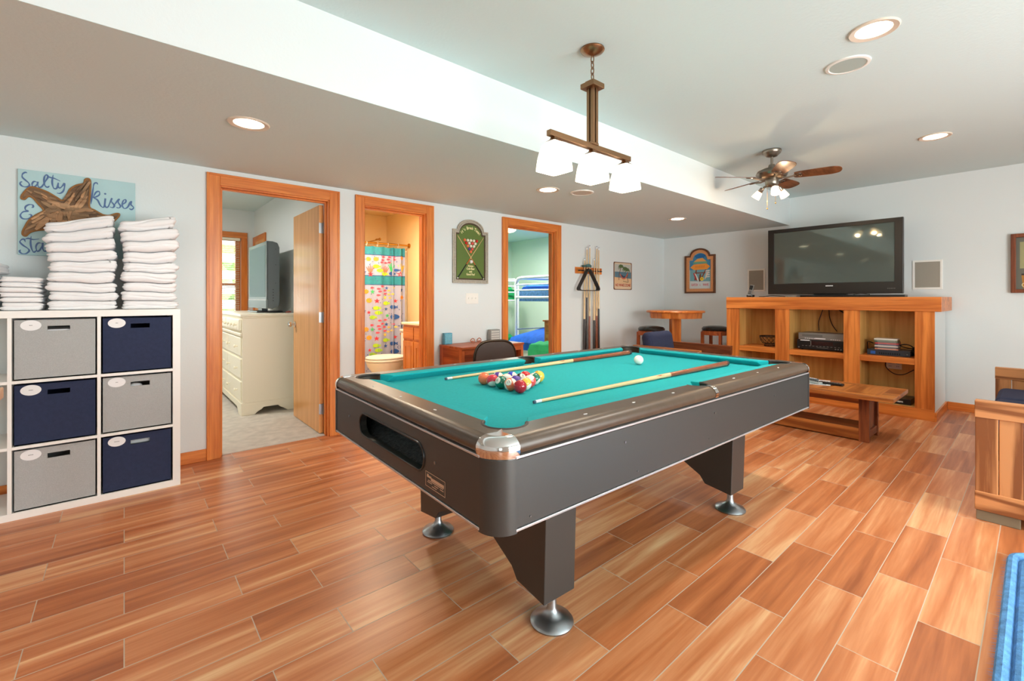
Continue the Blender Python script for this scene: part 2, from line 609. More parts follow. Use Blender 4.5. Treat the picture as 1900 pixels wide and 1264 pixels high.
for i, (a, b) in enumerate(DO):
    r = shell('door_%d' % (i+1), ((a+b)/2, Y1, 0))
    m = MB(); casing(m, a, b); m.build('door_frame', r, bev=.003)
    if i == 0:
        # open leaf of the bedroom door
        lf = MB(); lx0, lx1, ly0, ly1 = 1.288, 1.323, 4.075, 4.86
        lf.box(lx0, lx1, ly0, ly1, .012, 2.0, M_leafd)
        leaf = lf.build('door_leaf', r, bev=.002)
        kn = MB()
        for s_ in (-1, 1):
            xb = lx0 if s_ < 0 else lx1
            T = Matrix.Translation((xb, 4.80, .93)) @ Matrix.Rotation(s_*PI/2, 4, 'Y')
            kn.lathe([(.03, 0), (.03, .006), (.012, .01), (.011, .03), (.022, .036), (.028, .048), (.026, .062), (.012, .07), (.0001, .071)], M_chrome, mat=T, n=20)
        kn.build('door_knob', leaf)
        for z in (.22, 1.02, 1.80):
            h = MB(); h.box(lx0-.002, lx1-.004, ly0-.0025, ly0+.001, z-.045, z+.045, M_steel)
            h.box(1.324, 1.331, 4.055, 4.088, z-.045, z+.045, M_steel)
            h.cyl((1.318, 4.066, z-.047), (1.318, 4.066, z+.047), .006, M_steel, n=10)
            h.build('hinge', leaf)

# ---------------------------------------------------------------- rooms behind
YB = Y1+WT
ZR = 2.44
# bedroom
struct('floor_bedroom', MB().box(-2.2, 1.43, YB-.07, 7.4, -.08, .006, M_carpet))
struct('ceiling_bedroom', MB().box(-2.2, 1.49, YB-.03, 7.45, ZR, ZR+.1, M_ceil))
mb = MB()
wall_with_holes(mb, -2.3, 1.5, -.05, ZR+.1, 7.4, 7.54, [(.30, 1.262, .75, 2.04)], M_bedwall)
struct('wall_bedroom_far', mb)
struct('wall_bedroom_left', MB().box(-2.3, -2.2, YB, 7.4, -.05, ZR+.1, M_bedwall))
struct('wall_bedroom_right', MB().box(1.43, 1.49, YB, 7.4, -.05, ZR+.1, M_bedwall))
r = shell('window_4', (.78, 7.4, .75))
m = MB()
for a, b in ((.30-.078, .30), (1.262, 1.34)):
    m.box(a, b, 7.38, 7.4, .67, 2.04, M_oak['z'])
m.box(.2215, 1.3405, 7.379, 7.4, 2.04, 2.1205, M_oak['x']); m.box(.20, 1.36, 7.36, 7.4, .70, .75, M_oak['x'])
for a, b, c, d, ax in ((.30, .33, .75, 2.04, 'z'), (1.20, 1.262, .75, 2.04, 'z'), (.33, 1.2, 1.36, 1.40, 'x'), (.33, 1.2, 2.0, 2.04, 'x'), (.33, 1.2, .75, .80, 'x')):
    m.box(a, b, 7.42, 7.5, c, d, M_oak[ax])
m.build('window_frame', r, bev=.003)
M_glass, nt, bs = newmat('window glass'); bs.inputs['Base Color'].default_value = (1, 1, 1, 1)
bs.inputs['Transmission Weight'].default_value = 1; bs.inputs['Roughness'].default_value = 0; bs.inputs['IOR'].default_value = 1.05
MB().box(.33, 1.2, 7.46, 7.464, .8, 2.0, M_glass).build('window_pane', r)
bl = thing('window_blind', 'cream horizontal slat blind hanging in the bedroom window', 'blind', (.78, 7.39, .78))
m = MB(); m.box(.31, 1.25, 7.375, 7.42, 2.0, 2.035, M_cream); m.build('head_rail', bl)
m = MB(); z = .80
while z < 2.0:
    T = Matrix.Translation((.78, 7.405, z)) @ Matrix.Rotation(math.radians(22), 4, 'X')
    m.box(-.465, .465, -.0125, .0125, -.0008, .0008, M_cream, mat=T); z += .026
o = m.build('slats', bl)
m = MB(); m.cyl((.62, 7.392, .8), (.62, 7.392, 2.0), .0015, M_cream, n=5); m.cyl((1.06, 7.392, .8), (1.06, 7.392, 2.0), .0015, M_cream, n=5)
m.build('ladder_cord', bl)
# closet door in the bedroom side wall
r = shell('door_4', (1.43, 7.0, 0))
m = MB()
for a, b in ((6.66, 6.735), (7.315, 7.39)):
    m.box(1.41, 1.43, a, b, 0, 2.06, M_oak['z'])
m.box(1.41, 1.43, 6.735, 7.315, 1.985, 2.06, M_oak['y'])
m.build('door_frame', r, bev=.003)
MB().box(1.42, 1.429, 6.735, 7.315, 0, 1.985, M_leafd).build('door_leaf', r)
# bathroom
struct('floor_bathroom', MB().box(1.43, 3.12, YB-.07, 6.6, -.08, .004, flat('bathroom vinyl', (196, 180, 150), .4)))
struct('ceiling_bathroom', MB().box(1.49, 3.12, YB-.03, 6.6, ZR, ZR+.1, M_bathwall))
struct('wall_bathroom_left', MB().box(1.49, 1.55, YB, 6.52, -.05, ZR+.1, M_bathwall))
struct('wall_bathroom_right', MB().box(3.06, 3.12, YB, 6.52, -.05, ZR+.1, M_bathwall))
struct('wall_bathroom_far', MB().box(1.49, 3.12, 6.52, 6.6, -.05, ZR+.1, M_bathwall))
# bunk room
struct('floor_bunk_room', MB().box(3.12, 6.7, YB-.07, 7.7, -.08, .006, M_carpet))
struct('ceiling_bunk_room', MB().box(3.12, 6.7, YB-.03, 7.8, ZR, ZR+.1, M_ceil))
struct('wall_bunk_left', MB().box(3.12, 3.2, YB, 7.7, -.05, ZR+.1, M_bunkwall))
struct('wall_bunk_right', MB().box(6.6, 6.7, YB, 7.7, -.05, ZR+.1, M_bunkwall))
struct('wall_bunk_far', MB().box(3.12, 6.7, 7.7, 7.8, -.05, ZR+.1, M_bunkwall))

# outside the bedroom window: white deck boards and a hedge
M_leaf = flat('hedge leaves', (110, 150, 70), .8, var=.5, vscale=20, bump=1, bscale=30)
dk = thing('deck_railing', 'white boarded deck rail outside the bedroom window', 'railing', (.5, 8.6, 0))
for z in (.5, .78, 1.02, 1.26, 1.50, 1.78, 2.06):
    MB().box(-1.5, 3.0, 8.6, 8.63, z, z+.13, flat('grey white board', (190, 200, 210), .6)).build('rail_board', dk)
for x in (-1.5, 2.9):
    MB().box(x, x+.1, 8.63, 8.73, 0, 2.3, M_white).build('post', dk)
hg = MB()
for i in range(40):
    hg.sphere((random.uniform(-2, 3.5), random.uniform(9.6, 10.4), random.uniform(.1, 2.6)), random.uniform(.35, .55), M_leaf, n=10)
tag(hg.build('hedge'), 'green hedge growing behind the deck rail', 'hedge')

# ---------------------------------------------------------------- lamps
M_lamp = flat('lit lamp glass', (255, 236, 205), .4, emit=9)
M_lampf = flat('lit shade glass', (255, 240, 215), .4, emit=2.6)
M_trimr = flat('lamp trim', (214, 200, 184), .5)


def downlight(x, y, z, label, watts):
    t = thing('recessed_light', label, 'ceiling light', (x, y, z-.012), group='recessed ceiling lights')
    m = MB(); n = 40
    m.lathe([(.072, .004), (.075, -.004), (.098, -.008), (.103, -.003), (.103, .0)], M_trimr, c=(x, y, z), n=n)
    m.f = [f for f in m.f if len(f) == 4]; m.fm = m.fm[:len(m.f)]; m.fs = m.fs[:len(m.f)]
    m.build('trim_ring', t)
    m = MB(); m.lathe([(.0001, -.003), (.073, -.003), (.073, .0), (.0001, .0)], M_lamp, c=(x, y, z), n=n); m.build('lamp_disc', t)
    area('downlight', (x, y, z-.02), (0, 0, 0), .14, .14, watts, (1, .92, .82), disk=True, spread=math.radians(130))


downlight(.52, 2.825, ZS, 'round lit downlight in the low soffit above the bedroom doorway', 3.5)
downlight(2.85, 2.828, ZS, 'round lit downlight in the low soffit behind the hanging lamp', 6)
downlight(5.087, 2.845, ZS, 'small far lit downlight in the low soffit near the corner', 7)
downlight(2.796, .526, ZU, 'largest lit downlight in the high ceiling beside the round speaker', 13)
downlight(5.023, .547, ZU, 'lit downlight in the high ceiling between the fan and the television wall', 3)
downlight(-1.7, 2.83, ZS, 'round lit downlight in the low soffit above the far end of the cube shelf', 5)


def ceiling_speaker(x, y, z, label, gm):
    t = thing('ceiling_speaker', label, 'speaker', (x, y, z-.01), group='round ceiling speakers')
    m = MB(); m.lathe([(.085, -.005), (.09, -.009), (.104, -.007), (.106, 0), (.085, 0)], M_wplas, c=(x, y, z), n=40)
    m.f = [f for f in m.f if len(f) == 4]; m.fm = m.fm[:len(m.f)]; m.fs = m.fs[:len(m.f)]; m.build('speaker_rim', t)
    m = MB(); m.lathe([(.0001, -.006), (.087, -.006), (.087, 0), (.0001, 0)], gm, c=(x, y, z), n=40); m.build('speaker_grille', t)


ceiling_speaker(3.105, .701, ZU, 'round grey speaker grille in the high ceiling beside the large downlight', flat('grey grille', (170, 182, 176), .8))
ceiling_speaker(3.157, 2.70, ZS, 'pale round speaker grille in the low soffit beside a downlight', flat('pale grille', (205, 198, 186), .8))

# hanging billiard lamp
px, py = 1.885, 1.54
t = thing('pendant_lamp', 'bronze bar pendant with three lit white square shades above the pool table', 'lamp', (px, py, 1.8))
m = MB(); m.lathe([(.062, 0), (.064, -.006), (.058, -.014), (.03, -.028), (.012, -.034), (.0001, -.036)], M_bronze, c=(px, py, ZU), n=32); m.build('canopy', t)
m = MB()
zc = 2.474; k = 0
while zc > 2.355:
    pts = []
    for i in range(14):
        a = 2*PI*i/14
        u, w = .009*math.cos(a), .021*math.sin(a)
        pts.append((px+(u if k % 2 else 0), py+(0 if k % 2 else u), zc-.018+w))
    m.tube(pts, .0028, M_bronze, n=6, closed=True); zc -= .031; k += 1
m.build('chain', t)
m = MB(); m.box(px-.028, px+.028, py-.028, py+.028, 2.325, 2.338, M_bronze); m.box(px-.045, px+.045, py-.045, py+.045, 2.298, 2.325, M_bronze); m.build('cap_block', t, bev=.002)
for dx, dy in ((-.013, -.013), (.013, -.013), (-.013, .013), (.013, .013)):
    m = MB(); m.box(px+dx-.009, px+dx+.009, py+dy-.009, py+dy+.009, 2.01, 2.30, M_bronze); m.build('stem', t, bev=.0015)
m = MB(); m.box(px-.03, px+.03, py-.02, py+.02, 2.0, 2.012, M_bronze); m.box(1.555, 2.215, py-.014, py+.014, 1.976, 2.004, M_bronze); m.build('cross_bar', t, bev=.002)
for sx in (1.595, 1.885, 2.175):
    m = MB()
    prof = [(.012, 1.976), (.016, 1.965), (.03, 1.953), (.035, 1.947)]
    lp = []
    for hw, z in prof:
        lp.append((hw, z))
    vs = []; fs = []
    for hw, z in lp:
        vs += [(sx-hw, py-hw, z), (sx+hw, py-hw, z), (sx+hw, py+hw, z), (sx-hw, py+hw, z)]
    for k in range(len(lp)-1):
        for i in range(4):
            j = (i+1) % 4; fs.append((k*4+i, k*4+j, k*4+4+j, k*4+4+i))
    fs.append((0, 1, 2, 3)); m.add(vs, fs, M_bronze); m.build('shade_holder', t)
    m = MB(); vs = []; fs = []
    pr = [(.034, 1.950), (.046, 1.935), (.055, 1.905), (.062, 1.87), (.066, 1.835), (.068, 1.81), (.065, 1.81), (.058, 1.87), (.042, 1.932), (.02, 1.944)]
    n = 24
    for hw, z in pr:
        for p in rrect(hw, hw, hw*.22, n=5):
            vs.append((sx+p[0], py+p[1], z))
    n = len(rrect(1, 1, .2, n=5))
    for k in range(len(pr)-1):
        for i in range(n):
            j = (i+1) % n; fs.append((k*n+i, k*n+j, k*n+n+j, k*n+n+i))
    m.add(vs, fs, M_lampf, smooth=True); m.build('glass_shade', t, ang=50)
    l = bpy.data.lights.new('bulb', 'POINT'); l.energy = 4; l.color = (1, .88, .72); l.shadow_soft_size = .03
    o = bpy.data.objects.new('bulb', l); COL.objects.link(o); o.location = (sx, py, 1.80)

# ceiling fan
fx, fy = 4.393, 1.55
t = thing('ceiling_fan', 'pewter ceiling fan with five brown blades and small lit glass shades', 'fan', (fx, fy, 2.0))
m = MB(); m.lathe([(.075, 0), (.077, -.012), (.07, -.03), (.05, -.048), (.045, -.055), (.022, -.062), (.0001, -.064)], M_nickel, c=(fx, fy, ZU), n=32); m.build('canopy', t)
m = MB(); m.cyl((fx, fy, 2.36), (fx, fy, 2.455), .011, M_nickel); m.build('down_rod', t)
m = MB(); m.lathe([(.012, 2.385), (.024, 2.382), (.032, 2.352), (.075, 2.343), (.115, 2.325), (.128, 2.30), (.118, 2.272), (.09, 2.255), (.055, 2.25), (.0001, 2.25)], M_nickel, c=(fx, fy, 0), n=40); m.build('motor_housing', t)
m = MB(); m.lathe([(.052, 2.25), (.055, 2.235), (.053, 2.205), (.042, 2.19), (.0001, 2.187)], M_nickel, c=(fx, fy, 0), n=32); m.build('light_kit', t)
M_blade = wood('fan blade walnut', (128, 84, 56), (82, 50, 32), 'x', .3, .4, coat=.3)
th0 = math.degrees(math.atan2(fy, fx))
bphi = [94+72*k for k in range(5)]
for ph in bphi:
    a = math.radians(th0-ph)
    T = Matrix.Translation((fx, fy, 2.262)) @ Matrix.Rotation(a, 4, 'Z') @ Matrix.Rotation(math.radians(-14), 4, 'X')
    m = MB()
    out = [(.17, -.045), (.21, -.056), (.38, -.066), (.45, -.064), (.495, -.045), (.51, 0), (.495, .045), (.45, .064), (.38, .066), (.21, .056), (.17, .045)]
    out = [(p.x, p.y) for p in spline([(a_, b_, 0) for a_, b_ in out], 4)]
    m.prism(out, 0, .006, M_blade, mat=T); bd = m.build('blade', t, bev=.0015)
    m = MB()
    m.tube([(.06, 0, -.004), (.12, 0, -.012), (.17, 0, -.004)], .008, M_nickel, mat=T)
    for cx_, r_ in ((.195, .028), (.195, .014)):
        m.tube([(cx_+r_*1.15*math.cos(2*PI*i/20), r_*math.sin(2*PI*i/20), -.004) for i in range(20)], .0045, M_nickel, n=6, closed=True, mat=T)
    m.build('blade_bracket', t)
M_fglass = flat('lit fan glass', (255, 222, 176), .3, emit=3.2)
for k, ph in enumerate((60, 180, 300)):
    a = math.radians(th0-ph+12)
    T = Matrix.Translation((fx, fy, 2.205)) @ Matrix.Rotation(a, 4, 'Z')
    m = MB(); m.tube([(.03, 0, -.005), (.06, 0, -.012), (.075, 0, -.03)], .010, M_nickel, mat=T)
    T2 = T @ Matrix.Translation((.075, 0, -.02)) @ Matrix.Rotation(math.radians(180-38), 4, 'Y')
    m.lathe([(.017, 0), (.019, .012), (.019, .04), (.016, .045)], M_nickel, mat=T2, n=20); ar = m.build('lamp_arm', t)
    m = MB(); m.lathe([(.02, .04), (.026, .045), (.033, .08), (.037, .105), (.0345, .105), (.03, .08), (.02, .05)], M_fglass, mat=T2, n=24); 
    m.f = [f for f in m.f if len(f) == 4]; m.fm = m.fm[:len(m.f)]; m.fs = m.fs[:len(m.f)]
    m.build('glass_shade', t)
    p = T2 @ Vector((0, 0, .115))
    l = bpy.data.lights.new('bulb', 'POINT'); l.energy = 3.2; l.color = (1, .72, .45); l.shadow_soft_size = .012
    o = bpy.data.objects.new('bulb', l); COL.objects.link(o); o.location = p
for dx, dy, L_ in ((-.02, .03, .20), (.03, -.02, .15)):
    m = MB(); m.cyl((fx+dx, fy+dy, 2.195-L_), (fx+dx, fy+dy, 2.195), .0012, M_brass, n=5); c_ = m.build('pull_chain', t)
    m = MB(); m.sphere((fx+dx, fy+dy, 2.19-L_), .007, M_brass, n=10); m.build('pull_knob', c_)

# lamps of the rooms behind; only the bunk room one is in view
def flush_light(x, y, label, p, color):
    t = thing('flush_ceiling_light', label, 'ceiling light', (x, y, ZR-.09))
    m = MB(); m.lathe([(.15, 0), (.155, -.01), (.15, -.02), (.14, -.02)], M_wplas, c=(x, y, ZR), n=32); m.build('base_ring', t)
    m = MB(); m.lathe([(.14, -.02), (.13, -.05), (.09, -.075), (.04, -.086), (.0001, -.088)], M_lampf, c=(x, y, ZR), n=32); m.build('glass_dome', t)
    m = MB(); m.lathe([(.01, -.086), (.011, -.098), (.0001, -.102)], M_brass, c=(x, y, ZR), n=12); m.build('finial', t)
    area('flush', (x, y, ZR-.12), (0, 0, 0), .3, .3, p, color, disk=True)
flush_light(5.2, 6.15, 'lit white glass dome light on the bunk room ceiling', 45, (.93, 1, .90))
flush_light(2.2, 4.95, 'unseen dome light added to light the bathroom', 34, (1, .84, .62))  # out of view, added to light the bathroom
flush_light(-.2, 5.6, 'unseen dome light added to light the bedroom', 36, (1, .96, .90))  # unseen lamp, put in to brighten the bedroom beside its window

# ================================================================ POOL TABLE
M_felt = flat('teal billiard cloth', (0, 166, 172), .95, bump=.25, bscale=600, var=.06, vscale=90)
M_rail = flat('bronze brown rail laminate', (74, 58, 44), .34, spec=.6, bump=.06, bscale=900, var=.12, vscale=30)
M_apron = flat('dark charcoal laminate', (42, 44, 43), .42, spec=.8, bump=.05, bscale=900)
M_alu = flat('aluminium trim', (205, 205, 208), .3, .7)
M_foot = flat('cast aluminium foot', (165, 172, 178), .34, 1)
M_rub = flat('pocket rubber', (48, 44, 42), .6)
M_black2 = flat('tray carpet', (74, 80, 84), .95, bump=1, bscale=120, var=.5, vscale=60)
PTX, PTY, PTR = 1.928, 1.562, math.radians(-1.5)
HL, HW = 1.1725, .665
pt = thing('pool_table', 'black seven foot pool table with teal cloth and chrome corners', 'pool table', (PTX, PTY, 0), PTR)
PT = ROOTM[pt.name]
ZB = .770           # cloth
ZT = .808           # rail top
# apron: four panels between the corner castings
CR = .07
AP0, AP1 = .562, .748
th = .028
# near end panel with the ball return slot
cy0, sl, sz0, sz1 = .006, .286, .612, .706
N = 64
outer = []; inner = []
ey = HW-CR
szm = (sz0+sz1)/2; sr = (sz1-sz0)/2
for i in range(N):
    # walk the stadium
    per = 2*(2*(sl-sr))+2*PI*sr
    d = per*i/N
    a = 2*(sl-sr)
    if d < a: p = (cy0-(sl-sr)+d, sz1)
    elif d < a+PI*sr:
        q = PI/2-(d-a)/sr; p = (cy0+(sl-sr)+sr*math.cos(q), szm+sr*math.sin(q))
    elif d < 2*a+PI*sr: p = (cy0+(sl-sr)-(d-a-PI*sr), sz0)
    else:
        q = -PI/2-(d-2*a-PI*sr)/sr; p = (cy0-(sl-sr)+sr*math.cos(q), szm+sr*math.sin(q))
    inner.append(p)
    vy, vz = (p[0]-cy0), (p[1]-szm)
    # push out to the rectangle
    t_ = 1e9
    if abs(vy) > 1e-9: t_ = min(t_, ((ey-cy0) if vy > 0 else (-ey-cy0))/vy)
    if abs(vz) > 1e-9: t_ = min(t_, ((AP1-szm) if vz > 0 else (AP0-szm))/vz)
    outer.append([cy0+vy*t_, szm+vz*t_])
for cyy, czz in ((ey, AP1), (ey, AP0), (-ey, AP0), (-ey, AP1)):
    k = min(range(N), key=lambda i: (outer[i][0]-cyy)**2+(outer[i][1]-czz)**2)
    outer[k] = [cyy, czz]
m = MB(); m.frame(outer, inner, -HL, -HL+th, M_apron, axis='x'); m.build('end_panel', pt, local=True)
m = MB(); m.box(HL-th, HL, -ey, ey, AP0, AP1, M_apron); m.build('end_panel', pt, local=True)
for s_ in (-1, 1):
    m = MB(); m.box(-HL+CR, HL-CR, s_*HW, s_*(HW-th), AP0, AP1, M_apron); m.build('side_panel', pt, local=True)
# slot lip and tray
m = MB(); m.tube([(-HL-.001, p[0], p[1]) for p in inner], .004, M_black, n=6, closed=True); m.build('slot_rim', pt, local=True)
m = MB()
m.box(-HL+th, -HL+.26, -ey, ey, .586, .592, M_black2); m.box(-HL+.26, -HL+.266, -ey, ey-.22, .586, .70, M_black2)
m.prism([(-HL+th, .592), (-HL+.26, .592), (-HL+.26, .64)], -.30, ey, M_black2, axis='y')
m.build('ball_tray', pt, local=True)
# corner castings
for sx in (-1, 1):
    for sy in (-1, 1):
        m = MB()
        arc = [(sx*(HL-CR+CR*1.03*math.cos(math.radians(a))), sy*(HW-CR+CR*1.03*math.sin(math.radians(a)))) for a in range(0, 91, 6)]
        arc = [(sx*(HL+.002), sy*(HW-CR-.004))]+arc+[(sx*(HL-CR-.004), sy*(HW+.002))]
        pts = arc+[(sx*(HL-CR), sy*(HW-CR))]
        m.prism(pts, .548, .752, M_apron, smooth=True); m.build('corner_casting', pt, local=True, ang=50)
# trims
for s_ in (-1, 1):
    for z in (.556, .7545):
        m = MB(); m.box(-HL+CR, HL-CR, s_*(HW+.0035), s_*(HW-th), z-.0035, z+.0035, M_alu); m.build('trim_strip', pt, local=True, bev=.001)
        m = MB(); m.box(s_*(HL+.0035), s_*(HL-th), -HW+CR, HW-CR, z-.0035, z+.0035, M_alu); m.build('trim_strip', pt, local=True, bev=.001)
# slate + cloth bed
PR = .058
SPX = .015
PCX, PCY, PCR = 1.029, .523, .069
corner = [(sx*(1.068), sy*(.563)) for sx, sy in ((1, 1), (-1, 1), (-1, -1), (1, -1))]


def bed_loop(hx, hy):
    # rectangle with round bites at corners and sides
    L = []
    def bite(cx, cy, r, a0, a1, n=14):
        for i in range(n+1):
            a = math.radians(a0+(a1-a0)*i/n); L.append((cx+r*math.cos(a), cy+r*math.sin(a)))
    bite(1.05, .545, PR, 270-8, 180+8); bite(SPX, .612, PR, 335, 205); bite(-1.05, .545, PR, 352, 278)
    bite(-1.05, -.545, PR, 82, 8); bite(SPX, -.612, PR, 155, 25); bite(1.05, -.545, PR, 172, 98)
    return L


vs, fs = fill2d([bed_loop(1, 1)], ZB-.03, ZB)
m = MB(); m.add(vs, fs, M_felt); m.build('cloth_bed', pt, local=True)
# rail cap
BX, BY = 1.067, .560      # brown / cloth boundary


def cap_inner():
    L = []
    def bite(cx, cy, r, a0, a1, n=16):
        for i in range(n+1):
            a = math.radians(a0+(a1-a0)*i/n); L.append((cx+r*math.cos(a), cy+r*math.sin(a)))
    r = PCR
    cx, cy = PCX, PCY
    # arcs bulge outwards, round the back of each pocket
    def corner_arc(sx, sy):
        n = 20; P = []
        a0 = math.atan2(-1, .0)
        # from boundary on the long side to boundary on the end
        x_on = cx-math.sqrt(r*r-(BY-cy)**2); y_on = cy-math.sqrt(r*r-(BX-cx)**2)
        s = math.atan2(BY-cy, x_on-cx); e = math.atan2(y_on-cy, BX-cx)
        if s > 0: s0 = s
        s0 = s % (2*PI); e0 = e % (2*PI)
        # go clockwise from s0 through 45 deg to e0-2pi
        e0 -= 2*PI
        for i in range(n+1):
            a = s0+(e0-s0)*i/n
            P.append((sx*(cx+r*math.cos(a)), sy*(cy+r*math.sin(a))))
        return P
    def side_arc(sy):
        rr = .055; c = .572; n = 14; P = []
        dx = math.sqrt(max(0, rr*rr-(BY-c)**2))
        s = math.atan2(BY-c, -dx) % (2*PI); e = math.atan2(BY-c, dx) % (2*PI)-2*PI
        for i in range(n+1):
            a = s+(e-s)*i/n; P.append((SPX+rr*math.cos(a), sy*(c+rr*math.sin(a))))
        return P
    L += side_arc(1)                                   # left to right on the +y side
    L += corner_arc(1, 1)
    L += corner_arc(1, -1)[::-1]
    L += side_arc(-1)[::-1]
    L += corner_arc(-1, -1)
    L += corner_arc(-1, 1)[::-1]
    return L, corner_arc, side_arc


ci, corner_arc, side_arc = cap_inner()
OX, OY, ORR = HL-.030, HW-.030, .047
vs, fs = fill2d([rrect(OX, OY, ORR, n=10), ci], ZB-.005, ZT)
m = MB(); m.add(vs, fs, M_rail)
prof = [(0, .808), (.010, .8065), (.020, .802), (.028, .794), (.033, .783), (.033, .772), (.029, .763), (.0, .759)]
loops = [[(x, y, z) for x, y in rrect(OX+o, OY+o, ORR+o, n=10)] for o, z in prof]
vs = [p for lp in loops for p in lp]; n = len(loops[0]); fs = []
for k in range(len(loops)-1):
    for i in range(n):
        j = (i+1) % n; fs.append((k*n+i, k*n+j, k*n+n+j, k*n+n+i))
m.add(vs, fs, M_rail, smooth=True)
m.build('top_rail', pt, local=True, ang=70)
# chrome corner caps, over the bullnose, reaching back to the pocket in a point
cprof = [(.0012, .8092), (.010, .8077), (.0205, .803), (.029, .795), (.0345, .784), (.0350, .770), (.0325, .758), (.0315, .750), (.0, .748)]
for sx in (-1, 1):
    for sy in (-1, 1):
        m = MB(); vs = []; fs = []; n = 15
        for o, z in cprof:
            for i in range(n):
                a = math.radians(-4+98*i/(n-1))
                # the cap flares from a narrow top to its full width
                vs.append((sx*(OX-ORR+(ORR+o)*math.cos(a)), sy*(OY-ORR+(ORR+o)*math.sin(a)), z))
        for k in range(len(cprof)-1):
            for i in range(n-1):
                fs.append((k*n+i, k*n+i+1, k*n+n+i+1, k*n+n+i))
        m.add(vs, fs, M_chrome, smooth=True)
        tip = (sx*(PCX+PCR*math.cos(PI/4)+.002), sy*(PCY+PCR*math.sin(PI/4)+.002))
        edge = [(sx*(OX-ORR+(ORR+.0012)*math.cos(math.radians(a))), sy*(OY-ORR+(ORR+.0012)*math.sin(math.radians(a)))) for a in range(-4, 95, 7)]
        c45 = Vector((edge[7][0], edge[7][1])); tp = Vector(tip)
        def cv(e):
            e = Vector(e); mid = (e+tp)/2; cc = (c45+tp)/2
            return [(e.x, e.y), tuple(mid*.35+cc*.65), tip]
        poly = edge+[tuple((Vector(edge[-1])*.5+tp*.5)*.45+c45*.30+tp*.25), tip, tuple((Vector(edge[0])*.5+tp*.5)*.45+c45*.30+tp*.25)]
        m.prism(poly, .8075, .8094, M_chrome)
        m.build('corner_cap', pt, local=True, ang=60)
# side pocket chrome straps
for sy in (-1, 1):
    m = MB(); vs = []; fs = []
    pr = [(-.012, .8095)]+[(o+.0015, z+(.0012 if z > .78 else 0)) for o, z in prof[:7]]
    for o, z in pr:
        for x in (-.013, .013):
            vs.append((SPX+x*(1.0 if o > -.01 else .8), sy*(OY+o), z))
    for k in range(len(pr)-1): fs.append((2*k, 2*k+1, 2*k+3, 2*k+2))
    m.add(vs, fs, M_chrome, smooth=True); m.build('pocket_strap', pt, local=True, ang=80)
# pockets: rubber collar along the arc and a dark cup below
for sx, sy in ((1, 1), (-1, 1), (-1, -1), (1, -1)):
    P = corner_arc(sx, sy)
    m = MB(); m.tube([(x, y, ZT-.004) for x, y in P], .0065, M_rub, n=8)
    pc = (sx*PCX, sy*PCY)
    m.build('pocket_collar', pt, local=True)
    m = MB(); vs = []; fs = []; n = 28
    for r_, z in ((.068, ZB-.012), (.066, .70), (.05, .66), (.001, .655)):
        for i in range(n):
            a = 2*PI*i/n; vs.append((pc[0]+r_*math.cos(a), pc[1]+r_*math.sin(a), z))
    for k in range(3):
        for i in range(n):
            j = (i+1) % n; fs.append((k*n+i, k*n+j, k*n+n+j, k*n+n+i))
    m.add(vs, fs, M_void, smooth=True); m.build('pocket_cup', pt, local=True)
for sy in (-1, 1):
    P = side_arc(sy)
    m = MB(); m.tube([(x, y, ZT-.004) for x, y in P], .006, M_rub, n=8); m.build('pocket_collar', pt, local=True)
    m = MB(); vs = []; fs = []; n = 28
    for r_, z in ((.0545, ZB-.012), (.0545, .70), (.04, .66), (.001, .655)):
        for i in range(n):
            a = 2*PI*i/n; y_ = (.572+r_*math.sin(a)); vs.append((SPX+r_*math.cos(a), sy*y_, z))
    for k in range(3):
        for i in range(n):
            j = (i+1) % n; fs.append((k*n+i, k*n+j, k*n+n+j, k*n+n+i))
    m.add(vs, fs, M_void, smooth=True); m.build('pocket_cup', pt, local=True)
# cushions
NX, NY = 1.017, .510


def cushion(a, b):
    """a,b: ((outer x,y),(nose x,y)) at both ends"""
    m = MB(); vs = []
    (o0, n0), (o1, n1) = a, b
    for (o, nn) in ((o0, n0), (o1, n1)):
        o = Vector(o); nn = Vector(nn)
        ib = o.lerp(nn, .45)
        vs += [(o.x, o.y, ZT-.0005), (nn.x, nn.y, ZT-.004), (o.lerp(nn, 1.04).x, o.lerp(nn, 1.04).y, ZT-.010), (ib.x, ib.y, ZB-.004), (o.x, o.y, ZB-.004)]
    fs = [(i, (i+1) % 5, 5+(i+1) % 5, 5+i) for i in range(5)]+[(0, 1, 2, 3, 4), (5, 6, 7, 8, 9)]
    m.add(vs, fs, M_felt); m.build('cushion', pt, local=True, bev=.003)


for sy in (-1, 1):
    for sx in (-1, 1):
        cushion(((SPX+sx*.053, sy*BY), (SPX+sx*.064, sy*NY)), ((sx*(PCX-.058), sy*BY), (sx*(PCX-.104), sy*NY)))
for sx in (-1, 1):
    cushion(((sx*BX, -PCY+.058), (sx*NX, -PCY+.104)), ((sx*BX, PCY-.058), (sx*NX, PCY-.104)))
# sights
for sx in (-1, 1):
    for k in (-1, 0, 1):
        m = MB(); m.prism(disc(1, 12, sx*1.117, k*.266+.015, .0042, .009), ZT-.001, ZT+.0006, M_label); m.build('rail_sight', pt, local=True)
for sy in (-1, 1):
    for k in (-3, -2, -1, 1, 2, 3):
        m = MB(); m.prism(disc(1, 12, SPX+.01+k*.262, sy*.6125, .009, .0042), ZT-.001, ZT+.0006, M_label); m.build('rail_sight', pt, local=True)
# screws
for x, z in ((-.55, .585), (-1.05, .58), (-.05, .60), (.0, .70), (.62, .69), (-.62, .70)):
    m = MB(); m.cyl((x, -HW-.0025, z), (x, -HW, z), .004 if z > .65 else .0022, M_steel, n=10); m.build('screw', pt, local=True)
for y, z in ((-.35, .668), (.42, .66)):
    m = MB(); m.cyl((-HL-.0025, y, z), (-HL, y, z), .005, M_steel, n=10); m.build('screw', pt, local=True)
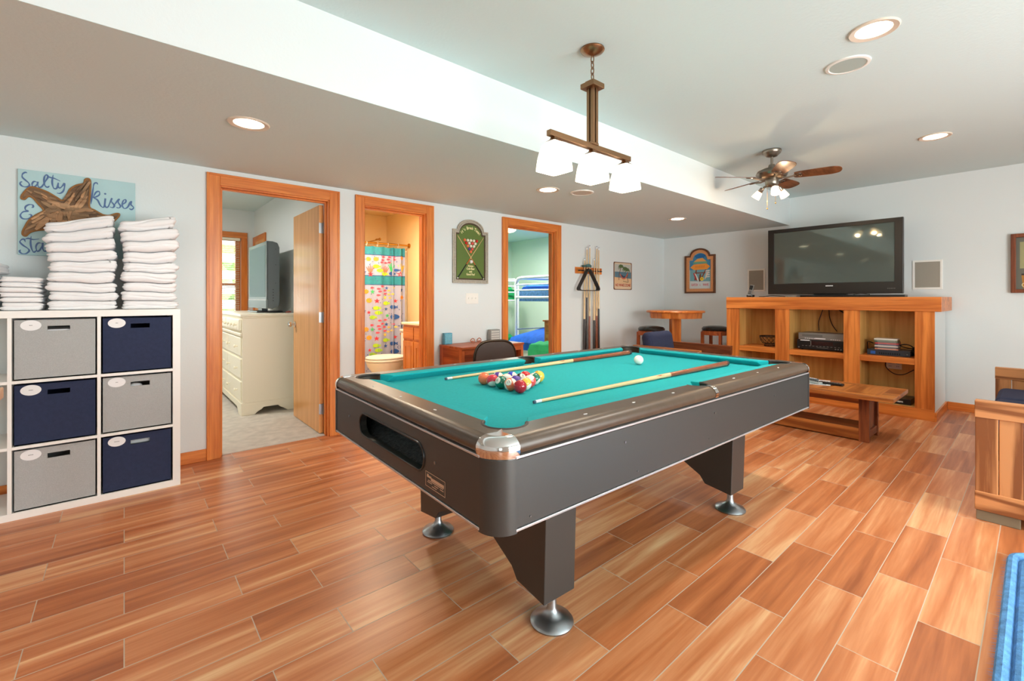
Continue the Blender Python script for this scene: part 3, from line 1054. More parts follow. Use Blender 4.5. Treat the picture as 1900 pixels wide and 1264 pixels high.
# maker's plate: outline with small unreadable script lines
m = MB(); T = Matrix(((0, 0, -1, -HL-.0012), (-1, 0, 0, 0), (0, 1, 0, 0), (0, 0, 0, 1)))
m.box(-.062, .062, -.024, .024, -.001, .0, M_apron)
M_tan = flat('plate print', (214, 186, 160), .4, .3)
for a, b, c, d in ((-.062, .062, .0225, .024), (-.062, .062, -.024, -.0225), (-.062, -.0605, -.024, .024), (.0605, .062, -.024, .024)):
    m.box(a, b, c, d, 0, .0006, M_tan)
m.box(-.052, -.024, .007, .0135, 0, .0006, M_tan); m.box(-.050, -.042, .0135, .017, 0, .0006, M_tan); m.box(-.026, .054, .001, .0105, 0, .0007, M_tan)
for a, b, z in ((-.045, .05, -.0035), (-.05, -.02, -.009), (-.005, .02, -.010), (.03, .052, -.010), (-.02, .01, -.017)):
    m.box(a, b, z, z+.0022, 0, .0006, M_tan)
T2 = T.copy(); T2[1][3] = -.352; T2[2][3] = .603
m.v = [T2 @ p for p in m.v]; m.build('maker_plate', pt, local=True)
# legs: four wedge legs, joined in pairs by an end board
for sx in (-1, 1):
    for sy in (-1, 1):
        m = MB()
        A = [(.468, .56), (.452, .128), (.452-.010, .108), (.30, .108+.022), (.272, .165), (.08, .30), (.08, .56)]
        # the foot edge slopes down to the outer corner
        A = [(.470, .56), (.455, .108), (.305, .128), (.275, .168), (.0, .312), (.0, .56)]
        xo, xw = (.800, .155) if sx < 0 else (.748, .15)
        pts = [(sy*a, z) for a, z in A]
        m.prism(pts, sx*xo, sx*(xo-xw), M_apron, axis='x'); lg = m.build('leg', pt, local=True, bev=.003)
        m = MB(); m.lathe([(.078, 0), (.080, .006), (.073, .015), (.045, .027), (.024, .040), (.017, .055), (.016, .112)], M_foot, c=(sx*(xo-xw*.5), sy*.415, 0), n=36)
        f_ = m.build('leveller_foot', lg, local=True)

# cloth finished; balls
def ball_mat(name, col, stripe, num):
    """number on +Z pole; stripe is a band round the equator seen from the Y axis"""
    m, nt, b = newmat('ball '+name)
    L = nt.links.new; N = nt.nodes.new
    tc = N('ShaderNodeTexCoord'); nv = N('ShaderNodeVectorMath'); nv.operation = 'NORMALIZE'
    mp = N('ShaderNodeMapping'); mp.inputs['Location'].default_value = (0, 0, 0)
    L(tc.outputs['Object'], mp.inputs[0]); L(mp.outputs[0], nv.inputs[0])
    sp = N('ShaderNodeSeparateXYZ'); L(nv.outputs[0], sp.inputs[0])
    c = (*s2l(col), 1); w = (*s2l((238, 234, 222)), 1)
    last = None
    mx = N('ShaderNodeMix'); mx.data_type = 'RGBA'; mx.inputs[6].default_value = c; mx.inputs[7].default_value = w
    if stripe:
        ab = N('ShaderNodeMath'); ab.operation = 'ABSOLUTE'; L(sp.outputs[1], ab.inputs[0])
        gt = N('ShaderNodeMath'); gt.operation = 'GREATER_THAN'; gt.inputs[1].default_value = .60; L(ab.outputs[0], gt.inputs[0])
        L(gt.outputs[0], mx.inputs[0])
    else:
        mx.inputs[0].default_value = 0
    if num:
        g2 = N('ShaderNodeMath'); g2.operation = 'GREATER_THAN'; g2.inputs[1].default_value = .86; L(sp.outputs[2], g2.inputs[0])
        m2 = N('ShaderNodeMix'); m2.data_type = 'RGBA'; L(g2.outputs[0], m2.inputs[0]); L(mx.outputs[2], m2.inputs[6]); m2.inputs[7].default_value = w
        L(m2.outputs[2], b.inputs['Base Color'])
    else:
        L(mx.outputs[2], b.inputs['Base Color'])
    b.inputs['Roughness'].default_value = .12; b.inputs['Coat Weight'].default_value = .5
    return m


BR = .0295
BC = {'red': (214, 34, 38), 'maroon': (170, 20, 40), 'orange': (250, 126, 84), 'green': (10, 112, 86), 'yellow': (250, 190, 70), 'purple': (86, 56, 150), 'blue': (40, 70, 200), 'black': (26, 24, 26), 'white': (240, 236, 222), 'coral': (232, 84, 84), 'crimson': (216, 44, 66)}
VR = Vector((.7586, -.6515, 0)); VU = Vector((0, 0, 1)); VC = Vector((-.6515, -.7586, 0))


def vdir(t): return (VR*t[0]+VU*t[1]+VC*t[2]).normalized()


balls = [  # column, row, colour, stripe, number, (number direction, axis of the white caps) as right, up, towards the camera
    (0, 0, 'maroon', 0, '7', ((.3, -.9, -.6), (1, 0, 0)), 'plain dark red pool ball at the near right corner of the rack'),
    (0, 1, 'orange', 1, '13', ((-.36, .5, .78), (1, .5, .1)), 'orange striped pool ball with its number showing beside the dark red one'),
    (0, 2, 'green', 0, '6', ((-.62, .45, .64), (1, 0, 0)), 'plain green pool ball with its number showing in the front row'),
    (0, 3, 'crimson', 1, '11', ((-.9, .1, -.3), (.1, -.78, .62)), 'red striped pool ball with a white underside in the front row'),
    (0, 4, 'orange', 0, '5', ((0, -.5, -1), (1, 0, 0)), 'plain orange pool ball at the corner of the rack under the cue'),
    (1, 0, 'yellow', 1, '9', ((-.7, .1, -.7), (.62, -.72, .35)), 'yellow striped pool ball with a white side behind the dark red ball'),
    (1, 1, 'purple', 0, '4', ((0, -.5, -1), (1, 0, 0)), 'plain purple pool ball in the middle of the rack'),
    (1, 2, 'yellow', 1, '9', ((-1, -.3, -.3), (.1, .55, 1)), 'mostly white pool ball in the middle of the rack'),
    (1, 3, 'purple', 1, '12', ((-.3, -.3, -1), (1, .3, .55)), 'purple striped pool ball with a white side at the far left of the rack'),
    (2, 0, 'coral', 1, '15', ((0, -.5, -1), (-.25, 1, .5)), 'coral red striped pool ball in the right edge of the rack'),
    (2, 1, 'black', 0, '8', ((.4, .7, .6), (1, 0, 0)), 'black pool ball in the middle of the rack'),
    (2, 2, 'blue', 1, '10', ((.0, -.3, -1), (1, .35, .5)), 'blue striped pool ball with a white side at the back of the rack'),
    (3, 0, 'green', 1, '14', ((-.5, -.3, -1), (.75, -.72, .2)), 'green striped pool ball beside the plain yellow one'),
    (3, 1, 'red', 0, '3', ((0, -.5, -1), (1, 0, 0)), 'plain bright red pool ball at the back of the rack'),
    (4, 0, 'yellow', 0, '1', ((0, -.5, -1), (1, 0, 0)), 'plain yellow pool ball at the far point of the rack'),
]


def make_ball(x, y, col, stripe, num, rot, label, grp):
    m = MB(); mt = ball_mat(col+str(num), BC[col], stripe, num)
    m.sphere((0, 0, 0), BR, mt, n=32)
    if num:
        vs, fs = text_mesh(num, .017, ext=.0001)
        if stripe: vs = [Vector((-v.y, v.x, 0)) for v in vs]
        vs = [Vector((v.x, v.y, math.sqrt(max(0, BR*BR-v.x**2-v.y**2))+.0009)) for v in vs]
        m.add(vs, fs, M_ink)
    o = m.build('pool_ball', local=True)
    o.location = (x, y, ZB+BR+.0006)
    z = vdir(rot[0]); yy = vdir(rot[1])
    if not stripe: yy = VU
    yy = (yy-z*yy.dot(z)).normalized() if not stripe else yy
    if stripe: z = (z-yy*z.dot(yy)).normalized()
    xx = yy.cross(z)
    o.rotation_euler = Matrix((xx, yy, z)).transposed().to_euler()
    tag(o, label, 'pool ball', grp)


for c, k, col, st, num, rot, lab_ in balls:
    make_ball(1.322+.0597*c, 1.484+.0655*k+.0328*c, col, st, num, rot, lab_, 'racked pool balls')
make_ball(2.455, 1.636, 'white', 0, None, ((0, 1, 0), (1, 0, 0)), 'white cue ball lying alone on the teal cloth', None)
# cues on the table
M_maple = wood('maple shaft', (232, 200, 150), (214, 176, 124), 'x', .25, .15, coat=.4)
M_cherry = wood('cue butt cherry', (150, 78, 44), (108, 48, 26), 'x', .22, .3, coat=.5)


def cue(a, b, label, group, butt=M_cherry, shaft=M_maple, split=.60, rb=.0155, name='pool_cue', points=True, cap=None):
    a = Vector(a); b = Vector(b); L = (b-a).length
    q = (b-a).to_track_quat('X', 'Z').to_matrix().to_4x4()
    t = bpy.data.objects.new(name, None); COL.objects.link(t); t.empty_display_size = .03
    M = Matrix.Translation(a) @ q
    t.matrix_world = M; ROOTM[t.name] = M
    tag(t, label, 'cue', group)
    def R(u): return .0062+(rb-.0062)*u
    def seg(u0, u1, mt, nm, dr=0):
        m = MB(); m.cyl((u0*L, 0, 0), (u1*L, 0, 0), R(u0)+dr, mt, r1=R(u1)+dr, n=18); m.build(nm, t, local=True)
    seg(0, .006, flat('leather tip', (70, 90, 110), .8), 'tip'); seg(.006, .025, M_label, 'ferrule')
    seg(.025, split, shaft, 'shaft'); 
    m = MB(); m.cyl((split*L, 0, 0), (.985*L, 0, 0), R(split), butt, r1=R(.985), n=18)
    if points:
        for k in range(4):
            an = PI/2*k+PI/4
            vs = []; n = 8
            for i in range(n+1):
                u = split-.085*(i/n)+.0; w = (1-i/n)*.75
                for s_ in (-1, 1):
                    vs.append((u*L, (R(u)+.0003)*math.cos(an+s_*w), (R(u)+.0003)*math.sin(an+s_*w)))
            m.add(vs, [(2*i, 2*i+1, 2*i+3, 2*i+2) for i in range(n)], butt)
    m.build('butt', t, local=True)
    seg(.985, 1, cap or M_rub, 'bumper')
    return t


cue((1.241, 1.967, ZB+.0075), (2.852, 1.972, ZB+.0165), 'pool cue with a pale shaft lying behind the racked balls', 'cues on the pool table')
cue((1.229, 1.300, ZB+.0075), (2.831, 1.252, ZB+.0165), 'pool cue with a pale shaft lying in front of the racked balls', 'cues on the pool table')

# ================================================================ CUBE SHELF, BINS, TOWELS
SY = 3.56                      # front plane
SX1 = .272
ZTOP = 1.12
sh = thing('cube_shelf', 'white cube storage shelf with fabric bins along the door wall', 'shelf', (SX1-.735, SY+.195, 0))
m = MB(); m.box(SX1-1.47, SX1, SY, SY+.39, 1.081, ZTOP, M_white); m.build('top_board', sh, bev=.0012)
m = MB(); m.box(SX1-1.47, SX1, SY, SY+.39, 0, .039, M_white); m.build('bottom_board', sh, bev=.0012)
for a in (SX1-.039, SX1-1.47):
    m = MB(); m.box(a, a+.039, SY, SY+.39, .039, 1.081, M_white); m.build('side_board', sh, bev=.0012)
cw = (1.47-.078-3*.016)/4; chh = (1.042-2*.016)/3
for k in range(1, 4):
    x = SX1-.039-k*cw-(k)*.016
    m = MB(); m.box(x, x+.016, SY+.001, SY+.389, .039, 1.081, M_white); m.build('divider', sh, bev=.0008)
for c in range(4):
    x1 = SX1-.039-c*(cw+.016)
    for k in range(1, 3):
        z = .039+k*chh+(k-1)*.016
        m = MB(); m.box(x1-cw, x1, SY+.0015, SY+.389, z, z+.016, M_white); m.build('shelf_board', sh, bev=.0008)


def bin_(c, r, fab, label, scrib, contents, dx=0):
    x1 = SX1-.039-c*(cw+.016)-.008; x0 = x1-cw+.016
    z0 = .039+r*(chh+.016)+.001; z1 = z0+chh-.012
    y0 = SY+.012+dx; y1 = SY+.37
    xc = (x0+x1)/2
    t = thing('storage_bin', label, 'bin', (xc, (y0+y1)/2, z0), group='fabric bins in the cube shelf')
    m = MB(); w = .006
    hz0, hz1 = z1-.062, z1-.035; hx0, hx1 = xc-.035, xc+.055
    # front with a handle hole
    m.box(x0, x1, y0, y0+w, z0, hz0, fab); m.box(x0, x1, y0, y0+w, hz1, z1, fab)
    m.box(x0, hx0, y0, y0+w, hz0, hz1, fab); m.box(hx1, x1, y0, y0+w, hz0, hz1, fab)
    m.box(x0, x0+w, y0+w, y1, z0, z1, fab); m.box(x1-w, x1, y0+w, y1, z0, z1, fab)
    m.box(x0, x1, y1, y1+w, z0, z1, fab); m.box(x0, x1, y0, y1, z0, z0+w, fab)
    m.build('fabric_box', t)
    m = MB(); T = Matrix(((1, 0, 0, x0+.062), (0, 0, -1, y0-.0005), (0, 1, 0, z1-.030), (0, 0, 0, 1)))
    m.prism(disc(1, 32, 0, 0, .040, .0285), 0, .0015, M_label, mat=T)
    for k_ in range(scrib):
        m.box(-.0022*scrib/2+.0022*k_, -.0022*scrib/2+.0022*k_+.0014, -.0012, .0012+.0008*((k_*5) % 3), .0015, .0018, M_ink, mat=T)
    m.build('name_tag', t)
    if contents:
        m = MB()
        if contents == 'white':
            m.box(x0+.02, x1-.02, y0+.02, y1-.03, z0+.01, hz0+.006, M_towel); nm = 'folded_linen'
        elif contents == 'roll':
            m.cyl((x0+.05, y0+.06, hz0+.002), (x1-.07, y0+.05, hz0+.004), .014, M_towel, n=14)
            m.cyl((x0+.05, y0+.09, hz0-.01), (x1-.04, y0+.10, hz0-.01), .018, M_towel, n=14); nm = 'folded_linen'
        else:
            m.sphere((hx0+.02, y0+.05, hz0-.005), .03, M_towel, n=16, sc=(1.2, 1, .6)); nm = 'folded_linen'
        cy_ = m.build(nm, t)


bin_(1, 2, M_greyf, 'grey fabric bin in the top row under the short towel stack', 6, 'white')
bin_(0, 2, M_navyf, 'navy fabric bin in the top row of the cube shelf', 5, None)
bin_(1, 1, M_navyf, 'navy fabric bin in the middle row of the cube shelf', 8, None)
bin_(0, 1, M_greyf, 'grey fabric bin in the middle row with something pale inside', 5, 'some')
bin_(1, 0, M_greyf, 'grey fabric bin in the bottom row of the cube shelf', 9, None)
bin_(0, 0, M_navyf, 'navy fabric bin in the bottom row with white cloth in its handle hole', 11, 'roll')


def towel(x0, x1, y0, y1, zf, zt, label, group, seed, layers=2, name='folded_towel'):
    """a folded cloth: one soft rounded block with creases where its layers meet, between the surfaces zf and zt"""
    rnd = random.Random(seed)
    m = MB()
    hx, hy = (x1-x0)/2, (y1-y0)/2; cx, cy = (x0+x1)/2, (y0+y1)/2
    th = zt(cx)-zf(cx)
    ph = [rnd.uniform(0, 6) for _ in range(8)]
    cr = [(k+1)/layers+rnd.uniform(-.10, .10) for k in range(layers-1)]
    sh = [rnd.uniform(-.007, .007) for _ in range(layers+1)]
    base = rrect(hx, hy, .03, n=8)
    # more points along the straight sides
    bb_ = []
    for i in range(len(base)):
        a = base[i]; b = base[(i+1) % len(base)]; L = math.hypot(b[0]-a[0], b[1]-a[1]); k = max(1, int(L/.012))
        bb_ += [(a[0]+(b[0]-a[0])*j/k, a[1]+(b[1]-a[1])*j/k) for j in range(k)]
    base = bb_; n = len(base); R = 19; vs = []; fs = []
    for k in range(R):
        f = .5-.5*math.cos(PI*k/(R-1)); f = .35*f+.65*k/(R-1)
        bulge = th*.5*(math.sqrt(max(0, 1-abs(2*f-1)**2.4))-1)
        for (bx, by) in base:
            l_ = math.hypot(bx/hx, by/hy); nx_, ny_ = bx/hx/l_, by/hy/l_
            ax_ = abs(bx)/hx; 
            nx_ = nx_ if abs(bx) > hx-.03 else nx_*.2; ny_ = ny_ if abs(by) > hy-.03 else ny_*.2
            o = bulge
            for q, c in enumerate(cr):
                cc = c+.12*math.sin(bx*17+ph[q])*(1 if q % 2 else -1)
                o -= .0085*math.exp(-((f-cc)/.07)**2)
            o += .0035*noise.noise(Vector((bx*14+seed, f*1.5+by*14, seed*1.7)))+.0018*noise.noise(Vector((bx*40, by*40+f*5, seed)))
            s_ = sh[0]*(1-f)+sh[1]*f+.004*math.sin(f*7+ph[5])
            X_ = cx+bx+o*nx_+s_; Y_ = cy+by+o*ny_
            vs.append((X_, Y_, zf(X_)+(zt(X_)-zf(X_))*(.01+.98*f)))
    for k in range(R-1):
        for i in range(n):
            j = (i+1) % n; fs.append((k*n+i, k*n+j, k*n+n+j, k*n+n+i))
    for cap in (0, 1):
        prev = (R-1)*n if cap else 0
        ring0 = vs[prev:prev+n]
        for q, sc_ in enumerate((.8, .5, .2)):
            st = len(vs)
            for p in ring0:
                X_ = cx+(p[0]-cx)*sc_; Y_ = cy+(p[1]-cy)*sc_
                vs.append((X_, Y_, zf(X_)+(zt(X_)-zf(X_))*(.99 if cap else .01)))
            for i in range(n):
                j = (i+1) % n; fs.append((prev+i, prev+j, st+j, st+i))
            prev = st
        fs.append([prev+i for i in range(n)])
    m.add(vs, fs, M_towel, smooth=True)
    o = m.build(name, ang=180)
    tag(o, label, 'towel', group)
    return o


ORD = ['bottom', 'second', 'third', 'fourth', 'fifth', 'sixth', 'seventh', 'eighth', 'top']
TY0, TY1 = 3.585, 3.90
# the tall stack beside the doorway


def stack(x0, x1, ths, offs, tilt, tilt0, wave, labf, group, seed, dy=0, name='folded_towel', lay=2):
    """surfaces between the towels are shared, so each rests on the one below"""
    n = len(ths); zs = [ZTOP]
    for h in ths: zs.append(zs[-1]+h)
    def surf(i):
        f = max(0, (i-tilt0)/max(1, n-tilt0)); a = min(1, i/2)
        return lambda X, z=zs[i], f=f, a=a, i=i: z+.0015*(1 if i else .3)+f*tilt*max(-.1, (X-x0)/(x1-x0))+a*wave*(math.sin((X-x0)*19+i*.35)+.5*math.sin((X-x0)*43+i*.9))
    for i in range(n):
        lo, hi = surf(i), surf(i+1)
        towel(x0+offs[i][0]*.6, x1+offs[i][1]*.6, TY0+.006*((i*7) % 3), TY1-dy, (lambda X, g=lo: g(X)+.0006), (lambda X, g=hi: g(X)-.0006), labf(i, n), group, seed+i, layers=lay if (i*5) % 4 else lay+1, name=name)


def lab(s_):
    return lambda i, n: 'folded white towel, %s' % (('bottom' if i == 0 else 'top' if i == n-1 else ORD[i]+' from the bottom')+' of '+s_)


stack(-.012, .262, [.05, .056, .058, .064, .052, .066, .062, .062, .066], [(0, 0), (.004, -.002), (.008, -.008), (-.006, -.002), (.004, .0), (.010, -.006), (.002, .012), (-.012, .010), (-.018, -.004)], .062, 4, .0036, lab('the tall stack nearest the doorway'), 'towels in the stack nearest the doorway', 20)
stack(-.330, -.036, [.052, .05, .056, .054, .058, .05, .056, .056, .060], [(.006, .006), (.010, .012), (-.004, .008), (.012, -.002), (.004, .0), (-.010, -.006), (-.008, -.004), (-.020, -.012), (-.022, -.018)], .078, 3, .0036, lab('the tall middle stack on the shelf'), 'towels in the middle stack', 50)
stack(-.508, -.350, [.044, .028, .026, .028, .028, .030], [(0, 0), (.004, .002), (0, -.004), (.004, 0), (0, -.003), (.004, 0)], .0, 2, .0012, lambda i, n: 'small folded white towel, %s of the short stack on the shelf' % ('bottom' if i == 0 else 'top' if i == n-1 else ORD[i]+' from the bottom'), 'small towels in the short stack', 80, dy=.02, lay=1)
stack(-.74, -.526, [.05, .05, .05, .05, .058], [(0, 0), (0, -.003), (0, .002), (0, 0), (0, .034)], .0, 2, .0012, lab('the stack cut by the picture edge'), 'towels in the stack at the picture edge', 110)
# a wooden table top poking in by the shelf
t = thing('side_table', 'pale wooden table whose corner pokes in before the cube shelf', 'table', (-.75, 2.7, 0))
M_pale = wood('pale beech', (226, 184, 148), (206, 158, 118), 'x', .4, .3)
m = MB(); m.box(-1.1, -.400, 2.42, 2.95, .752, .800, M_pale); m.build('table_top', t, bev=.004)
for x in (-1.05, -.49):
    for y in (2.47, 2.86):
        m = MB(); m.box(x, x+.045, y, y+.045, 0, .752, M_pale); m.build('leg', t, bev=.002)

# ================================================================ DRIFTWOOD STARFISH PLAQUE
M_aqua = flat('pale aqua board', (176, 208, 212), .7, var=.05, vscale=4)
M_sblue = flat('slate blue paint', (84, 112, 156), .7)
PYS = 3.949


def q(x, y, Y=PYS-.001):                       # a point of the board
    return pY(20+x/7.02, 300+y/7.02, Y)


pl = thing('wall_plaque', 'pale blue board with a driftwood starfish and blue script above the towels', 'wall plaque', (-.21, 3.962, 1.445))
m = MB(); m.box(-.48, .057, PYS, 3.973, 1.448, 1.96, M_aqua); m.build('board', pl, bev=.002)
strokes = [
    [(215, 150), (190, 140), (155, 160), (150, 200), (190, 240), (235, 280), (240, 315), (200, 330), (150, 320), (125, 295), (125, 270), (150, 262)],
    [(340, 265), (300, 260), (278, 290), (285, 325), (315, 325), (345, 290), (352, 262), (350, 300), (370, 335), (405, 325), (450, 260), (485, 200), (465, 172), (440, 200), (435, 260), (445, 310), (475, 335), (505, 318)],
    [(552, 172), (540, 250), (545, 310), (565, 350), (600, 345), (620, 275), (615, 320), (640, 345), (680, 310), (700, 285), (700, 340), (680, 390), (640, 415), (600, 410)],
    [(465, 180), (510, 205), (570, 220), (645, 255)],
    [(1135, 300), (1118, 277), (1085, 290), (1070, 370), (1055, 470), (1045, 555)],
    [(1070, 470), (1110, 400), (1150, 390), (1155, 430), (1110, 460), (1075, 468), (1130, 500), (1170, 575), (1215, 590), (1232, 480), (1222, 540), (1238, 592), (1270, 585), (1305, 505), (1318, 480), (1312, 520), (1350, 570), (1330, 600), (1290, 590)],
    [(1335, 585), (1390, 510), (1415, 490), (1400, 530), (1430, 580), (1405, 605), (1375, 595)],
    [(1440, 570), (1495, 530), (1495, 495), (1465, 510), (1452, 570), (1480, 612), (1525, 590), (1555, 530), (1572, 520), (1565, 560), (1600, 598), (1575, 625), (1540, 612)],
    [(270, 600), (292, 590), (285, 565), (240, 560), (195, 585), (190, 625), (225, 645), (160, 655), (125, 700), (155, 742), (220, 745), (268, 720), (262, 690), (232, 692)],
    [(190, 1048), (172, 1010), (138, 1018), (120, 1048), (160, 1090), (220, 1130), (240, 1162), (200, 1198), (140, 1196), (115, 1165), (132, 1148)],
    [(265, 970), (258, 1060), (272, 1135), (300, 1180), (330, 1160)],
    [(185, 1010), (230, 1000), (290, 1015), (372, 1008)],
    [(400, 1062), (355, 1062), (328, 1110), (345, 1168), (380, 1150), (412, 1090), (416, 1058), (416, 1130), (440, 1168), (470, 1150), (490, 1060), (500, 1075), (530, 1070)],
]
WORDS = [strokes[0:4], strokes[4:8], strokes[8:9], strokes[9:]]
for wi, grp_ in enumerate(WORDS):
  m = MB()
  lay_ = 0
  for st in grp_:
      P = spline([(*[c for c in q(*p)],) for p in st], 6)
      n = len(P)
      T = Matrix(((1, 0, 0, 0), (0, 0, -1, PYS), (0, 1, 0, 0), (0, 0, 0, 1)))
      w = [(.0046+.0042*abs(math.sin(i*.21)))*min(1, .45+min(i, n-1-i)/6) for i in range(n)]
      lay_ = lay_+.00025; m.ribbon([(p.x, p.z) for p in P], w, M_sblue, t=.0010+lay_, mat=T)
  if wi == 1:
      p = q(1230, 420); m.add([(p.x+.006*math.cos(a*PI/4), PYS-.0012, p.z+.006*math.sin(a*PI/4)) for a in range(8)], [list(range(8))], M_sblue)
  m.build('painted_word', pl)
sto = [(150, 440), (143, 480), (180, 492), (215, 462), (250, 455), (300, 480), (370, 560), (430, 625), (420, 655), (330, 700), (240, 770), (190, 850), (158, 920), (165, 958), (200, 968), (240, 930), (300, 905), (400, 890), (520, 885), (640, 900), (680, 1010), (730, 1130), (760, 1180), (800, 1170), (820, 1080), (860, 960), (930, 860), (1050, 810), (1200, 820), (1280, 828), (1330, 790), (1400, 720), (1412, 685), (1370, 680), (1290, 705), (1200, 695), (1100, 640), (1022, 590), (1030, 450), (1037, 300), (1030, 240), (1000, 225), (970, 240), (950, 290), (860, 310), (780, 360), (740, 430), (680, 510), (600, 470), (480, 400), (350, 350), (260, 335), (200, 380)]
poly = [Vector(p) for p in spline([tuple(q(*p)) for p in sto]+[tuple(q(*sto[0]))], 3)][:-1]
M_dr = [wood('driftwood %d' % i, c1, c2, 'x', .8, .5, fine=40) for i, (c1, c2) in enumerate((((196, 154, 116), (150, 112, 80)), ((176, 140, 106), (126, 98, 72)), ((216, 170, 128), (178, 132, 94)), ((146, 114, 86), (104, 80, 60))))]
star = MB()
vs, fs = fill2d([[(p.x, p.z) for p in poly]], 0, .010)
T = Matrix(((1, 0, 0, 0), (0, 0, -1, PYS), (0, 1, 0, 0), (0, 0, 0, 1)))
star.add(vs, fs, M_dr[3], mat=T)
rope = [(p.x, PYS-.008, p.z) for p in poly]
star.tube(rope, .0055, flat('jute rope', (160, 112, 66), .9, bump=1, bscale=300), n=8, closed=True)
s_ = star.build('driftwood_starfish', pl)
P2 = [(p.x, p.z) for p in poly]


def inside(x, z):
    c = False; n = len(P2); j = n-1
    for i in range(n):
        if (P2[i][1] > z) != (P2[j][1] > z) and x < (P2[j][0]-P2[i][0])*(z-P2[i][1])/(P2[j][1]-P2[i][1])+P2[i][0]:
            c = not c
        j = i
    return c


rnd = random.Random(11)
tips = [(160, 455), (178, 940), (1000, 240), (1390, 700), (780, 1160)]
cen = q(670, 700)
cnt = 0
sticks = []
tp = [q(*t_) for t_ in tips]
for tr in range(6000):
    k = tr % 5
    f = rnd.uniform(.0, .97); d = (tp[k]-cen); L = d.length; d.normalize(); nrm = Vector((-d.z, 0, d.x))
    c = cen+d*(L*f)+nrm*rnd.uniform(-.07, .07)
    a = math.atan2(d.z, d.x)+rnd.uniform(-.18, .18)*(1.6 if f < .25 else 1)
    if f < .12: a += rnd.uniform(-.8, .8)
    ln = rnd.uniform(.040, .105)*(1.1 if f > .2 else .8); w = rnd.uniform(.011, .024)*(1.1-f*.45)
    e = Vector((math.cos(a), 0, math.sin(a)))
    ok = all(inside((c+e*s*ln/2).x, (c+e*s*ln/2).z) for s in (-1, -.5, 0, .5, 1))
    if not ok or any((c-o).length < .0135 for o in sticks): continue
    sticks.append(c)
    lvl = .012+rnd.uniform(0, .008)
    T = Matrix.Translation((c.x, PYS-lvl, c.z)) @ Matrix.Rotation(-a, 4, 'Y') @ Matrix.Rotation(rnd.uniform(-.06, .06), 4, 'Z')
    m = MB(); hl, hw, hh = ln/2, w/2, w*.38
    t0, t1 = rnd.uniform(.35, .8), rnd.uniform(.35, .8)
    v = [(-hl, -hh*t0, -hw*t0), (-hl, hh, -hw*t0), (-hl, hh, hw*t0), (-hl, -hh*t0, hw*t0),
         (-hl*.4, -hh, -hw), (-hl*.4, hh, -hw), (-hl*.4, hh, hw), (-hl*.4, -hh, hw),
         (hl*.5, -hh, -hw*.95), (hl*.5, hh, -hw*.95), (hl*.5, hh, hw*.95), (hl*.5, -hh, hw*.95),
         (hl, -hh*t1, -hw*t1), (hl, hh, -hw*t1), (hl, hh, hw*t1), (hl, -hh*t1, hw*t1)]
    fc = [(0, 1, 2, 3), (12, 15, 14, 13)]
    for b_ in (0, 4, 8):
        for i in range(4):
            j = (i+1) % 4; fc.append((b_+i, b_+4+i, b_+4+j, b_+j))
    m.add(v, fc, M_dr[rnd.choice((0, 0, 1, 1, 2, 3))], mat=T)
    m.build('driftwood_stick', s_, bev=.0015, seg=2)
    cnt += 1
    if cnt >= 96: break

# ================================================================ BEDROOM
dr = thing('dresser', 'cream painted dresser with rounded knobs seen through the bedroom doorway', 'dresser', (1.15, 5.97, 0))
dx0, dx1, dy0, dy1 = .900, 1.415, 5.20, 6.78
m = MB(); m.box(dx0-.02, dx1, dy0-.02, dy1+.02, 1.0, 1.025, M_cream); m.box(dx0-.008, dx1, dy0-.01, dy1+.01, .985, 1.0, M_cream); m.build('top', dr, bev=.005)
m = MB(); m.box(dx0, dx1, dy0, dy1, .12, .985, M_cream); m.build('body', dr, bev=.003)
m = MB()
m.box(dx0-.015, dx1, dy0-.015, dy1+.015, .105, .13, M_cream)
# side plinth with a cut-out
A = [(dx0-.012, 0), (dx0+.10, 0), (dx0+.14, .035), (dx0+.17, .05), (dx0+.19, .07), (dx1-.19, .07), (dx1-.17, .05), (dx1-.14, .035), (dx1-.09, 0), (dx1, 0), (dx1, .105), (dx0-.012, .105)]
m.prism(A, dy0-.0125, dy0+.01, M_cream, axis='y')
B = [(dy0+.0105, 0), (dy0+.12, 0), (dy0+.17, .04), (dy0+.22, .07), (dy1-.22, .07), (dy1-.17, .04), (dy1-.12, 0), (dy1+.012, 0), (dy1+.012, .105), (dy0+.0105, .1045)]
m.prism(B, dx0-.0125, dx0+.01, M_cream, axis='x'); m.build('base', dr, bev=.002)
rows = [(.86, .975, True), (.60, .79, False), (.37, .575, False), (.15, .345, False)]
for z0, z1, top in rows:
    for k in range(2):
        a = dy0+.03+k*(dy1-dy0-.03)/2; b = a+(dy1-dy0-.09)/2
        m = MB(); m.box(dx0-(.028 if top else .014), dx0+.002, a, b, z0, z1, M_cream); d_ = m.build('drawer', dr, bev=.008)
        for yy in ((a+b)/2-.22, (a+b)/2+.22) if not top else ((a+b)/2-.25, (a+b)/2-.09, (a+b)/2+.09, (a+b)/2+.25):
            m = MB(); T = Matrix.Translation((dx0-(.028 if top else .014), yy, (z0+z1)/2)) @ Matrix.Rotation(-PI/2, 4, 'Y')
            m.lathe([(.008, 0), (.007, .015), (.016, .022), (.016, .03), (.008, .036), (.0001, .037)], M_cream, mat=T, n=14); m.build('knob', d_)
m = MB(); m.box(dx0-.02, dx0, dy0-.005, dy1, .80, .835, M_cream); m.build('ledge', dr, bev=.008)
M_tvg = flat('grey television shell', (88, 96, 98), .4)
M_scr = flat('dim screen', (98, 118, 120), .55, spec=.25)
tv = thing('bedroom_television', 'grey flat television standing on the cream dresser', 'television', (1.23, 5.85, 1.026))
